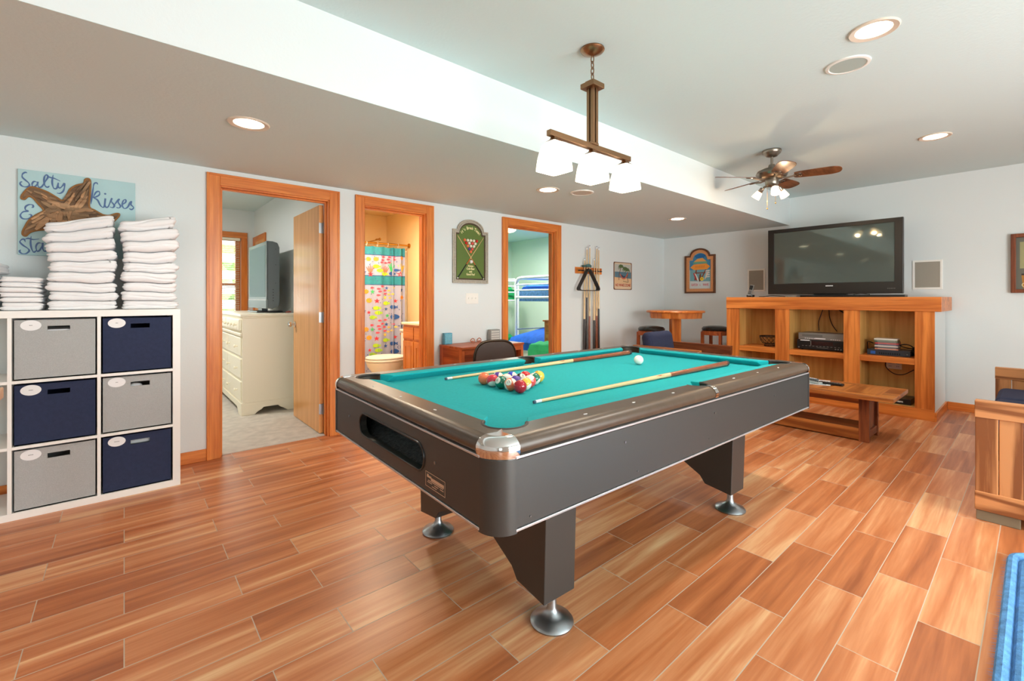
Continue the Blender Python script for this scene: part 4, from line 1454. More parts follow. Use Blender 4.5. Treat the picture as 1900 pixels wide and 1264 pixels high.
m = MB(); m.prism([(1.17, 1.085), (1.215, 1.07), (1.28, 1.10), (1.29, 1.14), (1.29, 1.74), (1.27, 1.79), (1.22, 1.805), (1.17, 1.805)], 5.40, 6.30, M_tvg, axis='y'); m.build('housing', tv, bev=.008)
m = MB(); m.box(1.160, 1.171, 5.40, 6.30, 1.175, 1.805, M_tvg); m.build('bezel', tv, bev=.003)
m = MB(); m.box(1.158, 1.162, 5.45, 6.25, 1.20, 1.765, M_scr); m.build('screen', tv)
m = MB(); m.box(1.155, 1.172, 5.40, 6.30, 1.075, 1.172, flat('speaker cloth grey', (112, 122, 124), .5)); m.box(1.154, 1.158, 5.40, 6.30, 1.166, 1.174, M_label); m.build('speaker_bar', tv, bev=.003)
m = MB(); m.box(1.11, 1.37, 5.6, 6.1, 1.0265, 1.043, M_black); m.box(1.19, 1.25, 5.75, 5.95, 1.043, 1.10, M_tvg); m.build('stand', tv, bev=.004)
m = MB()
for z in (1.16, 1.19, 1.22, 1.25, 1.28): m.cyl((1.225, 5.397, z), (1.225, 5.401, z), .005, M_black, n=8)
for z in (1.35, 1.55, 1.72): m.cyl((1.25, 5.397, z), (1.25, 5.401, z), .004, M_black, n=8)
m.build('side_buttons', tv)
m = MB(); m.tube(spline([(1.33, 5.32, 1.034), (1.36, 5.30, 1.045), (1.385, 5.33, 1.037), (1.36, 5.36, 1.034), (1.38, 5.40, 1.032)], 5), .006, flat('red brown cord', (120, 50, 40), .6), n=6)
tag(m.build('coiled_cord'), 'small dark red coiled cord lying on the cream dresser', 'cord')

# ================================================================ BATHROOM
rodY, rodZ = 5.78, 1.925
t = thing('curtain_rod', 'brass shower curtain rod across the bath', 'curtain rod', (2.3, rodY, rodZ-.03))
m = MB(); m.cyl((1.552, rodY, rodZ), (3.056, rodY, rodZ), .0125, M_brass, n=14); m.build('rod', t)
m = MB(); m.cyl((3.04, rodY, rodZ), (3.058, rodY, rodZ), .032, M_brass, n=20); m.build('flange', t)
m = MB(); m.cyl((1.552, rodY, rodZ), (1.57, rodY, rodZ), .032, M_brass, n=20); m.build('flange', t)
m = MB(); m.tube(spline([(2.66, rodY+.10, rodZ+.07), (2.62, rodY+.05, rodZ+.06), (2.57, rodY+.02, rodZ+.05)], 5), .012, M_brass); m.sphere((2.66, rodY+.1, rodZ+.07), .02, M_brass, n=12)
m.cyl((2.66, rodY+.1, rodZ+.07), (2.66, 6.52, rodZ+.07), .008, M_brass, n=10)
tag(m.build('brass_shower'), 'brass shower head poking over the curtain rod', 'shower head')
cx0, cx1, cz0, cz1 = 1.62, 2.985, .12, 1.885
M_cur = flat('lilac grey curtain', (168, 174, 204), .7)
M_teal = flat('teal curtain band', (42, 140, 160), .7, var=.12, vscale=40)
M_cnavy = flat('navy curtain edging', (50, 70, 130), .7)


def cy_(x):
    return rodY-.002+.012*math.sin(x*21)+.008*math.sin(x*47+1)+(.02*math.sin(x*60) if x > 2.80 else 0)


cu = thing('shower_curtain', 'shower curtain printed with bright tropical fish on a lilac ground', 'curtain', ((cx0+cx1)/2, rodY, cz0))
m = MB(); nx = 150; zs = [cz0, 1.425, 1.437, 1.535, 1.547, 1.738, 1.752, cz1]
zs = [cz0, .5, .9, 1.2, 1.362, 1.372, 1.484, 1.494, 1.762, 1.773, 1.81, cz1]
for i in range(nx):
    a = cx0+(cx1-cx0)*i/nx; b = cx0+(cx1-cx0)*(i+1)/nx
    for k in range(len(zs)-1):
        zz = (zs[k]+zs[k+1])/2
        mt = M_cur
        if 1.372 < zz < 1.484 or zz > 1.773: mt = M_teal
        if 1.362 < zz < 1.372 or 1.484 < zz < 1.494 or 1.762 < zz < 1.773: mt = M_cnavy
        sag = lambda x, z: z-(.012*abs(math.sin((x-cx0)*PI/.15)) if z == cz1 else 0)
        m.add([(a, cy_(a), sag(a, zs[k])), (b, cy_(b), sag(b, zs[k])), (b, cy_(b), sag(b, zs[k+1])), (a, cy_(a), sag(a, zs[k+1]))], [(0, 1, 2, 3)], mt, smooth=True)


def onc(P, mt, d=.0015):
    m.add([(x, cy_(x)-d, z) for x, z in P], [list(range(len(P)))], mt)


def strip(P0, mt):                                   # split wide shapes into slices that follow the folds
    onc(P0, mt, .004)


CC = {k: flat('curtain '+k, v, .7) for k, v in dict(orange=(248, 160, 50), pink=(232, 92, 118), lime=(176, 214, 40), blue=(40, 92, 170), red=(222, 48, 66), yellow=(250, 214, 90), green=(60, 190, 110), coral=(250, 120, 100), dot=(70, 90, 150)).items()}


def fish(x, z, s, c, again=True):
    if again and x-.62 > cx0+.05: fish(x-.62, z-.03, s, c, False)
    if x > cx1-.05: return
    s *= .72
    P = [(x+s*(.5*math.cos(a)), z+s*.30*math.sin(a)) for a in [2*PI*i/14 for i in range(14)]]
    onc(P, CC[c], .004)
    onc([(x+s*.42, z), (x+s*.72, z+s*.24), (x+s*.66, z), (x+s*.72, z-s*.24)], CC[c], .004)
    for u in (-.2, .05, .3):
        onc([(x+s*u-.03*s, z-s*.2), (x+s*u+.03*s, z-s*.2), (x+s*u+.03*s, z+s*.2), (x+s*u-.03*s, z+s*.2)], CC['green' if c == 'lime' else ('red' if c == 'pink' else ('yellow' if c == 'orange' else 'dot'))], .005)


def starf(x, z, s, c, again=True):
    if again and x-.62 > cx0+.05: starf(x-.62, z-.03, s, c, False)
    if x > cx1-.04: return
    s *= .9
    onc([(x+s*(1 if i % 2 == 0 else .38)*math.sin(PI*i/5), z+s*(1 if i % 2 == 0 else .38)*math.cos(PI*i/5)) for i in range(10)], CC[c], .004)


def puff(x, z, s, c, again=True):
    if again and x-.62 > cx0+.05: puff(x-.62, z-.03, s, c, False)
    if x > cx1-.04: return
    s *= .8
    onc([(x+s*(1+.13*math.cos(9*a))*math.cos(a), z+s*.85*(1+.13*math.cos(9*a))*math.sin(a)) for a in [2*PI*i/36 for i in range(36)]], CC[c], .004)
    onc([(x+s*.25+s*.16*math.cos(a), z+s*.1+s*.16*math.sin(a)) for a in [2*PI*i/8 for i in range(8)]], CC['dot'], .005)


def cp(px, py):
    v = pY(670+px/4.683, 430+py/4.683, rodY); return v.x, v.z


for (x, y, s) in ((65, 237, .05), (128, 238, .052), (350, 232, .05), (45, 520, .055), (70, 598, .058), (350, 572, .055), (45, 850, .055), (70, 922, .056), (345, 885, .05)):
    puff(*cp(x, y), s*.78, 'orange')
for (x, y) in ((190, 220), (245, 222), (285, 222), (235, 242), (183, 248), (290, 243), (175, 268), (212, 272), (243, 268), (95, 487), (180, 475), (148, 497), (158, 520), (205, 512), (146, 552), (208, 540), (208, 766), (156, 772), (93, 812), (180, 800), (148, 820), (155, 845), (198, 828), (205, 862), (280, 803), (140, 878)):
    fish(*cp(x, y), .062, 'pink')
for (x, y) in ((130, 302), (160, 337), (200, 367), (215, 622), (130, 664), (145, 705), (100, 745), (212, 942), (128, 990), (145, 1030), (98, 1068)):
    fish(*cp(x, y), .12, 'lime')
for (x, y) in ((240, 512), (275, 542), (250, 575), (240, 545), (302, 828), (240, 830), (268, 858), (235, 868), (280, 488)):
    fish(*cp(x, y), .055, 'yellow')
for (x, y, s) in ((278, 655, .13), (358, 685, .13), (290, 740, .17), (278, 972, .13), (340, 1000, .13), (290, 1040, .16), (305, 335, .09), (268, 365, .12)):
    fish(*cp(x, y), s, 'blue')
for (x, y, c, s) in ((136, 603, 'red', .042), (300, 602, 'red', .036), (68, 702, 'red', .03), (133, 929, 'red', .042), (298, 915, 'red', .036), (75, 1030, 'red', .03), (82, 370, 'red', .045), (330, 370, 'red', .045), (99, 522, 'green', .04), (228, 730, 'green', .035), (97, 850, 'green', .036), (345, 508, 'blue', .045), (222, 490, 'blue', .03), (217, 672, 'blue', .03), (220, 805, 'blue', .034), (345, 820, 'blue', .034), (213, 992, 'blue', .034), (30, 690, 'blue', .03), (30, 350, 'blue', .035), (370, 355, 'blue', .035), (207, 572, 'yellow', .035), (207, 895, 'yellow', .035)):
    starf(*cp(x, y), s, c)
for (x, y, c) in ((80, 330, 'coral'), (210, 335, 'coral'), (265, 310, 'green'), (345, 315, 'yellow')):
    X_, Z_ = cp(x, y); K = .72
    for k in range(-2, 3):
        dx, dz = .025*k, .062-abs(k)*.013
        onc([(X_-.006, Z_-.065), (X_+.006, Z_-.065), (X_+dx*.6+.008, Z_), (X_+dx+.005, Z_+dz), (X_+dx-.005, Z_+dz), (X_+dx*.6-.008, Z_)], CC[c], .003)
rn = random.Random(3)
for i in range(230):
    x = rn.uniform(cx0+.02, cx1-.02); z = rn.uniform(cz0+.05, cz1-.02)
    onc([(x+.0065*math.cos(a), z+.0065*math.sin(a)) for a in [2*PI*j/6 for j in range(6)]], CC['dot'], .002)
m.build('fabric', cu)
for i in range(9):
    x = cx0+.06+i*.15
    mm = MB(); mm.tube([(x, rodY+.018*math.cos(a), rodZ-.012+.028*math.sin(a)) for a in [2*PI*j/14 for j in range(14)]], .002, M_white, n=6, closed=True); mm.build('curtain_ring', cu)
t = thing('bathtub', 'white bathtub with tall surround behind the fish curtain', 'bathtub', (2.3, 6.16, 0))
m = MB(); m.frame(rrect(.75, .33, .02, cx=2.305, cy=6.18), rrect(.66, .25, .12, cx=2.305, cy=6.18), .05, .42, M_wplas, axis='z'); m.box(1.56, 3.05, 5.85, 6.51, .005, .06, M_wplas); m.build('tub', t)
m = MB(); m.box(3.02, 3.055, 5.885, 6.51, .42, 1.86, M_wplas); m.box(3.0, 3.055, 5.85, 5.884, .42, 1.86, M_wplas); m.build('surround', t, bev=.008)
t = thing('toilet', 'white toilet with closed lid in front of the shower curtain', 'toilet', (2.62, 5.36, 0))
m = MB()
for k in range(1): m.lathe([(.11, .005), (.10, .15), (.13, .25), (.185, .34), (.2, .395), (.185, .40)], M_wplas, c=(2.50, 5.36, 0), n=36, sx=1.22)
m.build('bowl', t)
m = MB(); m.lathe([(.205, .402), (.212, .412), (.21, .425), (.195, .433), (.0001, .434)], M_wplas, c=(2.50, 5.36, 0), n=40, sx=1.2); m.build('seat', t)
m = MB(); m.lathe([(.203, .437), (.208, .444), (.202, .456), (.16, .464), (.0001, .467)], M_wplas, c=(2.50, 5.36, 0), n=40, sx=1.2); m.build('lid', t)
m = MB(); m.box(2.80, 3.03, 5.17, 5.55, .38, .74, M_wplas); m.box(2.64, 2.84, 5.26, 5.46, .01, .40, M_wplas); m.build('tank', t, bev=.02)
m = MB(); m.box(2.79, 3.04, 5.16, 5.56, .742, .775, M_wplas); m.build('tank_lid', t, bev=.01)
t = thing('vanity_cabinet', 'oak bathroom vanity with a cream counter beside the door jamb', 'cabinet', (2.8, 4.62, 0))
MV = {a: wood('vanity oak '+a, (206, 134, 66), (180, 104, 44), a, .35, .3) for a in 'xyz'}
m = MB(); m.box(2.58, 3.05, 4.2, 5.03, .09, .87, MV['z']); m.box(2.64, 3.05, 4.22, 5.02, .004, .09, M_dark); m.build('carcass', t, bev=.003)
m = MB(); m.box(2.555, 3.055, 4.17, 5.045, .87, .898, M_cream); m.build('counter', t, bev=.006)
for k in range(3):
    a = 4.23+k*.267; b = a+.25
    m = MB(); m.box(2.565, 2.58, a, b, .70, .845, MV['y']); m.build('drawer_front', t, bev=.004)
    m = MB(); m.box(2.565, 2.58, a, b, .12, .675, MV['z']); d_ = m.build('door', t, bev=.004)
    m = MB(); m.frame([(a+.05, .17), (b-.05, .17), (b-.05, .625), (a+.05, .625)], [(a+.065, .185), (b-.065, .185), (b-.065, .61), (a+.065, .61)], 2.560, 2.566, MV['z'], axis='x'); m.build('door_moulding', d_)
t = thing('towel_ring', 'dark square frame on the bathroom wall above the vanity', 'towel ring', (3.055, 5.35, 1.37))
yc = 5.37
m = MB(); m.frame([(yc-.07, 1.36), (yc+.07, 1.36), (yc+.07, 1.54), (yc-.07, 1.54)], [(yc-.052, 1.378), (yc+.052, 1.378), (yc+.052, 1.522), (yc-.052, 1.522)], 3.035, 3.05, flat('olive bronze', (112, 104, 70), .4, .6), axis='x'); m.build('ring', t, bev=.003)
m = MB(); m.box(3.045, 3.059, yc-.045, yc+.045, 1.385, 1.515, M_cream); m.build('inset', t)

# ================================================================ BUNK ROOM
M_bwhite = flat('white enamel tube', (240, 242, 244), .3)
M_bblue = flat('bright blue bedding', (24, 96, 206), .8, var=.15, vscale=12, bump=.8, bscale=25)
M_bblue2 = flat('pale blue ruffle', (120, 168, 240), .8, var=.3, vscale=30, bump=.8, bscale=40)
M_bgreen = flat('green bedding', (28, 160, 92), .8, var=.12, vscale=12)
M_mint = flat('mint green sheet', (70, 214, 140), .8, var=.1, vscale=8)


def rumpled(x0, x1, y0, y1, z0, z1, mt, amp=.03, seed=0, dome=0, nx=26, ny=26, skirt=0, mt2=None):
    """soft bedding: a closed block with a wavy crown"""
    m = MB(); vs = []; fs = []
    for i in range(nx+1):
        for j in range(ny+1):
            u, v = i/nx, j/ny
            e = min(1, min(u, 1-u, v, 1-v)*7)
            h = z1-(1-math.sqrt(1-(1-e)**2))*min(.09, z1-z0)*1.0+amp*(noise.noise(Vector((u*4+seed, v*4, seed))))*e+dome*math.sin(PI*u)*math.sin(PI*v)
            vs.append((x0+(x1-x0)*u, y0+(y1-y0)*v, h))
    n = ny+1
    for i in range(nx):
        for j in range(ny):
            fs.append((i*n+j, (i+1)*n+j, (i+1)*n+j+1, i*n+j+1))
    m.add(vs, fs, mt, smooth=True)
    per = [(i, 0) for i in range(nx)]+[(nx, j) for j in range(ny)]+[(i, ny) for i in range(nx, 0, -1)]+[(0, j) for j in range(ny, 0, -1)]
    vv = []; ff = []
    for k, (i, j) in enumerate(per):
        p = vs[i*n+j]; w = .012*math.sin(k*1.9+seed)
        cx, cy = (x0+x1)/2, (y0+y1)/2
        dx = w if i in (0, nx) else 0; dy = w if j in (0, ny) else 0
        vv += [p, (p[0]+dx, p[1]+dy, z0)]
    N_ = len(per)
    for k in range(N_):
        j = (k+1) % N_; ff.append((2*k, 2*j, 2*j+1, 2*k+1))
    ff.append([2*k+1 for k in range(N_)])
    m.add(vv, ff, mt2 or mt, smooth=True)
    return m


bk = thing('bunk_bed', 'white tubular metal bunk bed with blue bedding seen through the doorway', 'bunk bed', (5.95, 5.35, 0))
bx0, bx1, by0, by1 = 5.42, 6.45, 4.45, 6.20
R_ = .026
# curved end frame and side rail
for y in (by1, by0):
    P = [(bx0, y, 0), (bx0, y, 1.2)]+spline([(bx0, y, 1.38), (bx0+.01, y, 1.47), (bx0+.07, y, 1.54), (bx0+.16, y, 1.555)], 5)+[(bx1-.16, y, 1.555)]+spline([(bx1-.07, y, 1.54), (bx1-.01, y, 1.47), (bx1, y, 1.38)], 5)+[(bx1, y, 0)]
    m = MB(); m.tube(P, R_, M_bwhite, n=12); m.build('end_frame', bk)
P = [(bx0, by1+.01, 1.30)]+spline([(bx0, by1, 1.45), (bx0, by1-.06, 1.535), (bx0, by1-.18, 1.555)], 6)+[(bx0, by0+.1, 1.555), (bx0, by0, 1.5)]
m = MB(); m.tube(P, R_, M_bwhite, n=12); m.build('top_rail', bk)
for z in (1.43, 1.33, 1.20):
    m = MB(); m.cyl((bx0, by0, z), (bx0, by1, z), .013 if z > 1.25 else .022, M_bwhite); m.build('guard_rail', bk)
for z in (1.43, 1.33, 1.20, .62, .34):
    m = MB(); m.cyl((bx0, by1, z), (bx1, by1, z), .013, M_bwhite); m.build('cross_rail', bk)
m = rumpled(bx0+.03, bx1-.03, by0+.04, by1-.06, 1.13, 1.42, M_bblue, .03, 2, mt2=M_bblue2); m.build('upper_bedding', bk)
m = rumpled(5.17, bx1-.03, by0+.25, by1-.05, .30, .52, M_bblue, .03, 5, dome=.2); m.build('lower_bedding', bk)
m = MB(); m.cyl((bx0, by0+.85, .3), (bx0, by0+.85, 1.2), .02, M_bwhite); m.build('middle_post', bk)
# second bunk at the back
b2 = thing('bunk_bed', 'second white metal bunk bed with green bedding against the back wall', 'bunk bed', (4.8, 7.2, 0))
for x in (3.9, 5.95):
    m = MB(); m.tube([(x, 6.75, 0), (x, 6.75, 1.45)]+spline([(x, 6.77, 1.52), (x, 6.85, 1.56)], 4)+[(x, 7.5, 1.56), (x, 7.62, 1.5), (x, 7.62, 0)], .024, M_bwhite); m.build('end_frame', b2)
for z in (1.52, 1.42, 1.30, 1.14):
    m = MB(); m.cyl((3.9, 6.75, z), (5.95, 6.75, z), .013, M_bwhite); m.build('guard_rail', b2)
m = rumpled(3.95, 5.9, 6.8, 7.58, 1.16, 1.44, M_bgreen, .02, 9); m.build('upper_bedding', b2)
m = rumpled(3.95, 5.9, 6.8, 7.58, .25, .50, M_bgreen, .02, 11); m.build('lower_bedding', b2)
for x in (4.6, 4.95, 5.3, 5.6):
    m = MB(); m.cyl((x, 7.6, .3), (x, 7.6, 1.14), .012, M_bwhite); m.build('back_bar', b2)
# a low bed with a mint sheet just inside the door
b3 = thing('draped_bench', 'low bench under a mint green cloth just inside the bunk room', 'bench', (4.5, 4.42, 0))
m = rumpled(4.33, 4.70, 4.13, 4.70, .10, .56, M_mint, .03, 4); m.build('cloth', b3)
m = MB(); m.box(4.36, 4.67, 4.16, 4.67, .01, .12, M_darkw['y']); m.build('base', b3)
t = thing('small_chest', 'orange oak chest of drawers beside the bunk room jamb', 'chest', (4.9, 4.6, 0))
m = MB(); m.box(4.74, 5.10, 4.32, 4.78, .01, .84, M_cab['z']); m.build('body', t, bev=.004)
m = MB(); m.box(4.72, 5.12, 4.30, 4.80, .84, .862, M_cab['x']); m.build('top', t, bev=.004)
for z in (.60, .35, .1):
    m = MB(); m.box(4.725, 4.74, 4.36, 4.74, z, z+.22, M_cab['y']); d_ = m.build('drawer', t, bev=.004)
    m = MB(); m.box(4.715, 4.725, 4.48, 4.62, z+.10, z+.12, M_darkw['y']); m.build('pull', d_)
t = thing('wall_mirror', 'grey mirror hanging above the chest in the bunk room', 'mirror', (6.59, 5.9, 1.4))
m = MB(); m.box(6.575, 6.599, 5.30, 5.98, 1.42, 1.98, flat('mirror grey', (140, 150, 148), .3)); m.build('glass', t)
m = MB(); m.frame([(5.28, 1.40), (6.0, 1.40), (6.0, 2.0), (5.28, 2.0)], [(5.32, 1.44), (5.96, 1.44), (5.96, 1.96), (5.32, 1.96)], 6.565, 6.599, M_bwhite, axis='x'); m.build('frame', t)

# ================================================================ SIGNS ON THE WALLS
def arch(hw, z0, zs, ztop, aw, inset=0, n=18):
    """plaque outline with shoulders: half width, base, shoulder height, crown height, arch half width"""
    hw -= inset; z0 += inset; zs -= inset; ztop -= inset; aw -= inset*.55
    P = [(-hw, z0), (hw, z0), (hw, zs), (aw, zs)]
    for i in range(1, n):
        a = PI*i/n; P.append((aw*math.cos(a), zs+(ztop-zs)*math.sin(a)))
    P += [(-aw, zs), (-hw, zs)]
    return P


# billiard sign
T = wallA(2.82, 0)
bs_ = thing('billiard_sign', 'arched green billiard sign with crossed cues in a silver frame', 'sign', (2.82, 3.955, 1.345))
M_sil = flat('antique silver frame', (178, 172, 158), .45, .4, var=.15, vscale=60)
m = MB()
for i0, i1, h0, h1 in ((0, .014, 0, .022), (.014, .022, 0, .015), (.022, .036, 0, .020)):
    m.frame(arch(.23, 1.347, 1.912, 2.028, .172, i0), arch(.23, 1.347, 1.912, 2.028, .172, i1), h0+.002, h1, M_sil, axis='z', mat=T)
m.build('frame', bs_, bev=.001)
M_sg = flat('sign green', (88, 112, 44), .5); M_sd = flat('sign dark edge', (70, 52, 32), .5)
m = MB(); m.prism(arch(.23, 1.347, 1.912, 2.028, .172, .034), .002, .008, M_sd, mat=T)
m.prism(arch(.23, 1.347, 1.912, 2.028, .172, .052), .008, .0088, M_sg, mat=T); m.build('panel', bs_)
M_let = flat('cream lettering', (236, 224, 170), .5)
m = MB()
word = "It's Break Time!"
R0, cz = .215, 1.725
for i, ch in enumerate(word):
    if ch == ' ': continue
    a = math.radians(90+46-92*(i+.5)/len(word))
    vs, fs = text_mesh(ch, .046 if ch in 'BT' else .042, font_x=.8, ext=.0003, bold=.0012)
    m.add(vs, fs, M_let, mat=T @ Matrix.Translation((R0*.8*math.cos(a), cz+R0*math.sin(a)-.0, .0095)) @ Matrix.Rotation((a-PI/2)*.85, 4, 'Z'))
for k, w_ in enumerate(('Always', 'Cold Beer', 'and', 'Good Fun!')):
    vs, fs = text_mesh(w_, .030, font_x=.85, ext=.0003, bold=.0008)
    m.add(vs, fs, M_let, mat=T @ Matrix.Translation((.0, 1.532-k*.030, .0095)))
m.build('lettering', bs_)
m = MB()
for s_ in (-1, 1):
    a = Vector((s_*-.168, 1.845, .013)); b = Vector((s_*.172, 1.395, .013)); n_ = b-a
    m.cyl(a, a.lerp(b, .52), .003, M_maple, r1=.0045, n=8, mat=T)
    m.cyl(a.lerp(b, .52), a.lerp(b, .66), .0048, flat('orange wood', (200, 100, 40), .4), r1=.0055, n=8, mat=T)
    m.cyl(a.lerp(b, .66), a.lerp(b, .98), .0058, M_dark, r1=.007, n=8, mat=T); m.cyl(a.lerp(b, .98), b, .007, M_label, n=8, mat=T)
m.build('crossed_cues', bs_)
m = MB(); cols = ['orange', 'white', 'white', 'white', 'red', 'red', 'white', 'coral', 'white', 'orange', 'white', 'white', 'purple', 'coral', 'orange']
k = 0
for r in range(5):
    for c in range(5-r):
        x = -.08+.04*c+.02*r; z = 1.805-r*.030
        m.sphere((x, z, .012), .0165, flat('tiny ball '+cols[k], BC[cols[k]], .3), n=10, mat=T); k += 1
m.build('ball_relief', bs_)
m = MB(); m.sphere((.004, 1.578, .012), .02, M_label, n=12, mat=T); m.build('cue_ball_relief', bs_)

# surf sign
T = wallB(3.362, 0)
ss = thing('surf_sign', 'arched beach bar sign with surfboards in a carved brown frame', 'sign', (6.66, 3.362, 1.26))
M_fr = flat('carved brown frame', (96, 56, 30), .4, var=.2, vscale=40); M_fr2 = flat('woven tan frame', (206, 140, 90), .6, var=.35, vscale=140)
m = MB()
A = (.24, 1.262, 1.842, 1.948, .155)
m.frame(arch(*A), arch(*A, .024), .002, .03, M_fr, axis='z', mat=T); m.frame(arch(*A, .024), arch(*A, .070), .002, .02, M_fr2, axis='z', mat=T)
m.build('frame', ss, bev=.001)
m = MB()
P_ = lambda *c: flat('print %d %d %d' % c, c, .5)
m.prism(arch(*A, .068), .002, .006, P_(190, 205, 205), mat=T)
def pic(pts, c, d): m.prism(pts, .006, .006+d, P_(*c), mat=T)
inn = arch(*A, .074)
pic([p for p in inn if p[1] > 1.75]+[(-.166, 1.62), (.166, 1.62)][::1], (60, 130, 170), .0004)
pic([(-.06, 1.80), (.06, 1.80), (.09, 1.84), (0, 1.868), (-.09, 1.84)], (20, 100, 160), .0008)
pic([(-.16, 1.44), (.16, 1.44), (.16, 1.62), (-.16, 1.62)], (110, 160, 170), .0005)
pic([(-.10, 1.745), (-.04, 1.79), (.04, 1.80), (.10, 1.745)], (226, 160, 80), .0012)
pic([(-.11, 1.715), (.11, 1.715), (.11, 1.742), (-.11, 1.742)], (110, 160, 120), .0012)
pic([(-.155, 1.66), (-.10, 1.705), (.10, 1.712), (.155, 1.665), (.11, 1.625), (-.10, 1.62)], (236, 150, 50), .0014)
pic([(-.09, 1.46), (-.07, 1.46), (-.05, 1.62), (-.07, 1.62)], (130, 60, 30), .001)
pic([(.02, 1.50), (.035, 1.49), (.10, 1.62), (.08, 1.62)], (130, 60, 30), .001)
pic([(-.09, 1.565), (.09, 1.565), (.09, 1.58), (-.09, 1.58)], (130, 60, 30), .0011)
for cx_, cz_, a_, c_ in ((-.075, 1.515, -25, (190, 40, 40)), (-.055, 1.51, -25, (235, 225, 215)), (.0, 1.50, 5, (120, 70, 40)), (.10, 1.53, 25, (222, 190, 160))):
    e = [(cx_+.018*math.cos(t_)*math.cos(math.radians(a_))-.062*math.sin(t_)*math.sin(math.radians(-a_)), cz_+.062*math.sin(t_)+.018*math.cos(t_)*math.sin(math.radians(a_))) for t_ in [2*PI*i/16 for i in range(16)]]
    pic(e, c_, .0018)
pic(disc(.028, 14, .03, 1.48), (240, 200, 40), .002); pic(disc(.008, 8, .03, 1.48), (50, 50, 40), .0024)
pic([(-.16, 1.335), (.16, 1.335), (.16, 1.44), (-.16, 1.45)], (200, 208, 208), .0006)
for i in range(4): pic([(.085, 1.50+.03*i), (.15, 1.505+.03*i), (.15, 1.522+.03*i), (.085, 1.516+.03*i)], (214, 206, 196), .0022)
m.build('painting', ss)
m = MB(); M_pk = flat('pink lettering', (206, 92, 110), .5)
for s_, x, sz in (('CATCH', -.088, .05), ('a', .0, .034), ('WAVE', .088, .05)):
    vs, fs = text_mesh(s_, sz, font_x=.62, ext=.0004, bold=.001); m.add(vs, fs, M_pk, mat=T @ Matrix.Translation((x, 1.39, .0078)))
for k in range(9): m.box(-.075+k*.017, -.075+k*.017+.006, 1.648, 1.688-.004*(k % 2), .0074, .0080, flat('brown lettering', (196, 112, 46), .5), mat=T)
m.build('lettering', ss)

# hammock sign
T = wallA(5.556, 1.511)
hs = thing('metal_sign', 'small beach hammock metal sign with rusty corners', 'sign', (5.556, 3.968, 1.31))
m = MB(); m.prism(rrect(.222, .202, .02), .002, .005, flat('rust brown edge', (120, 82, 62), .5), mat=T); m.build('plate', hs)
m = MB()
def pic(pts, c, d): m.prism(pts, .005, .005+d, P_(*c), mat=T)
pic(rrect(.205, .192, .03), (214, 190, 160), .0003)
pic([(-.2, .06), (.2, .06), (.2, .17), (-.2, .17)], (184, 184, 176), .0005)
pic([(-.2, -.02), (.2, -.035), (.2, .06), (-.2, .06)], (86, 120, 136), .0006)
pic([(-.2, -.11), (.2, -.11), (.2, -.035), (-.2, -.02)], (216, 180, 138), .0007)
for a, b in (((-.10, -.06), (-.05, .125)), ((.13, -.09), (.12, .07))):
    m.ribbon(spline([(a[0], a[1], 0), ((a[0]+b[0])/2-.015, (a[1]+b[1])/2, 0), (b[0], b[1], 0)], 5), .013, P_(104, 72, 56), t=.0062, mat=T)
for cx_, cz_ in ((-.05, .125), (.05, .095), (.1, .08)):
    for a_ in range(-20, 220, 34):
        dx, dz = math.cos(math.radians(a_)), math.sin(math.radians(a_))
        m.ribbon(spline([(cx_, cz_, 0), (cx_+.045*dx, cz_+.03*dz+.012, 0), (cx_+.078*dx, cz_+.03*dz-.022, 0)], 4), [.006, .014, .016, .016, .014, .012, .010, .006, .002], P_(84, 104, 60), t=.0066+.0003*((a_+20)//34)+.002*cx_, mat=T)
m.ribbon(spline([(-.075, .03, 0), (-.02, -.03, 0), (.05, -.03, 0), (.12, .045, 0)], 6), .02, P_(196, 92, 60), t=.007, mat=T)
m.ribbon([(-.04, .01), (0, -.012), (.05, -.01)], .024, P_(60, 60, 84), t=.0075, mat=T)
m.ribbon([(0, -.075), (.12, -.09)], .012, P_(150, 120, 86), t=.0065, mat=T)
m.build('beach_picture', hs)
m = MB(); M_rd = flat('brick red lettering', (176, 66, 34), .5)
vs, fs = text_mesh('NO WAKE ZONE', .056, font_x=.86, ext=.0004, bold=.0015); m.add(vs, fs, M_rd, mat=T @ Matrix.Translation((0, -.135, .0062)))
m.build('lettering', hs)

# shadow box at the right edge
T = wallB(-.065, 1.53)
fr = thing('framed_picture', 'brown framed nautical picture on the television wall at the picture edge', 'picture', (6.66, -.065, 1.24))
m = MB()
m.frame([(-.24, -.29), (.24, -.29), (.24, .29), (-.24, .29)], [(-.205, -.255), (.205, -.255), (.205, .255), (-.205, .255)], .002, .04, M_darkw['z'], axis='z', mat=T)
m.prism([(-.13, .29)]+[(.13*math.cos(PI*i/10), .29+.06*math.sin(PI*i/10)) for i in range(9, 0, -1)]+[(.13, .29)], .002, .035, M_darkw['x'], mat=T); m.build('frame', fr, bev=.003)
m = MB()
def pic(pts, c, d): m.prism(pts, .004, .004+d, P_(*c), mat=T)
pic([(-.205, -.255), (.205, -.255), (.205, .255), (-.205, .255)], (104, 104, 92), .0005)
pic([(-.18, -.05), (.18, -.05), (.18, .21), (-.18, .21)], (160, 156, 110), .001)
pic([(-.15, -.04), (.05, -.04), (.05, .20), (-.15, .20)], (166, 170, 160), .0015)
pic([(-.16, -.245), (.18, -.245), (.18, -.118), (-.17, -.118)], (176, 120, 40), .001)
pic([(-.17, -.118), (.18, -.118), (.18, -.102), (-.17, -.102)], (40, 30, 26), .004)
pic([(-.15, -.10), (-.07, -.10), (-.09, .0), (-.13, .0)], (130, 70, 50), .006)
pic([(-.135, .0), (-.085, .0), (-.11, .035)], (40, 34, 30), .006)
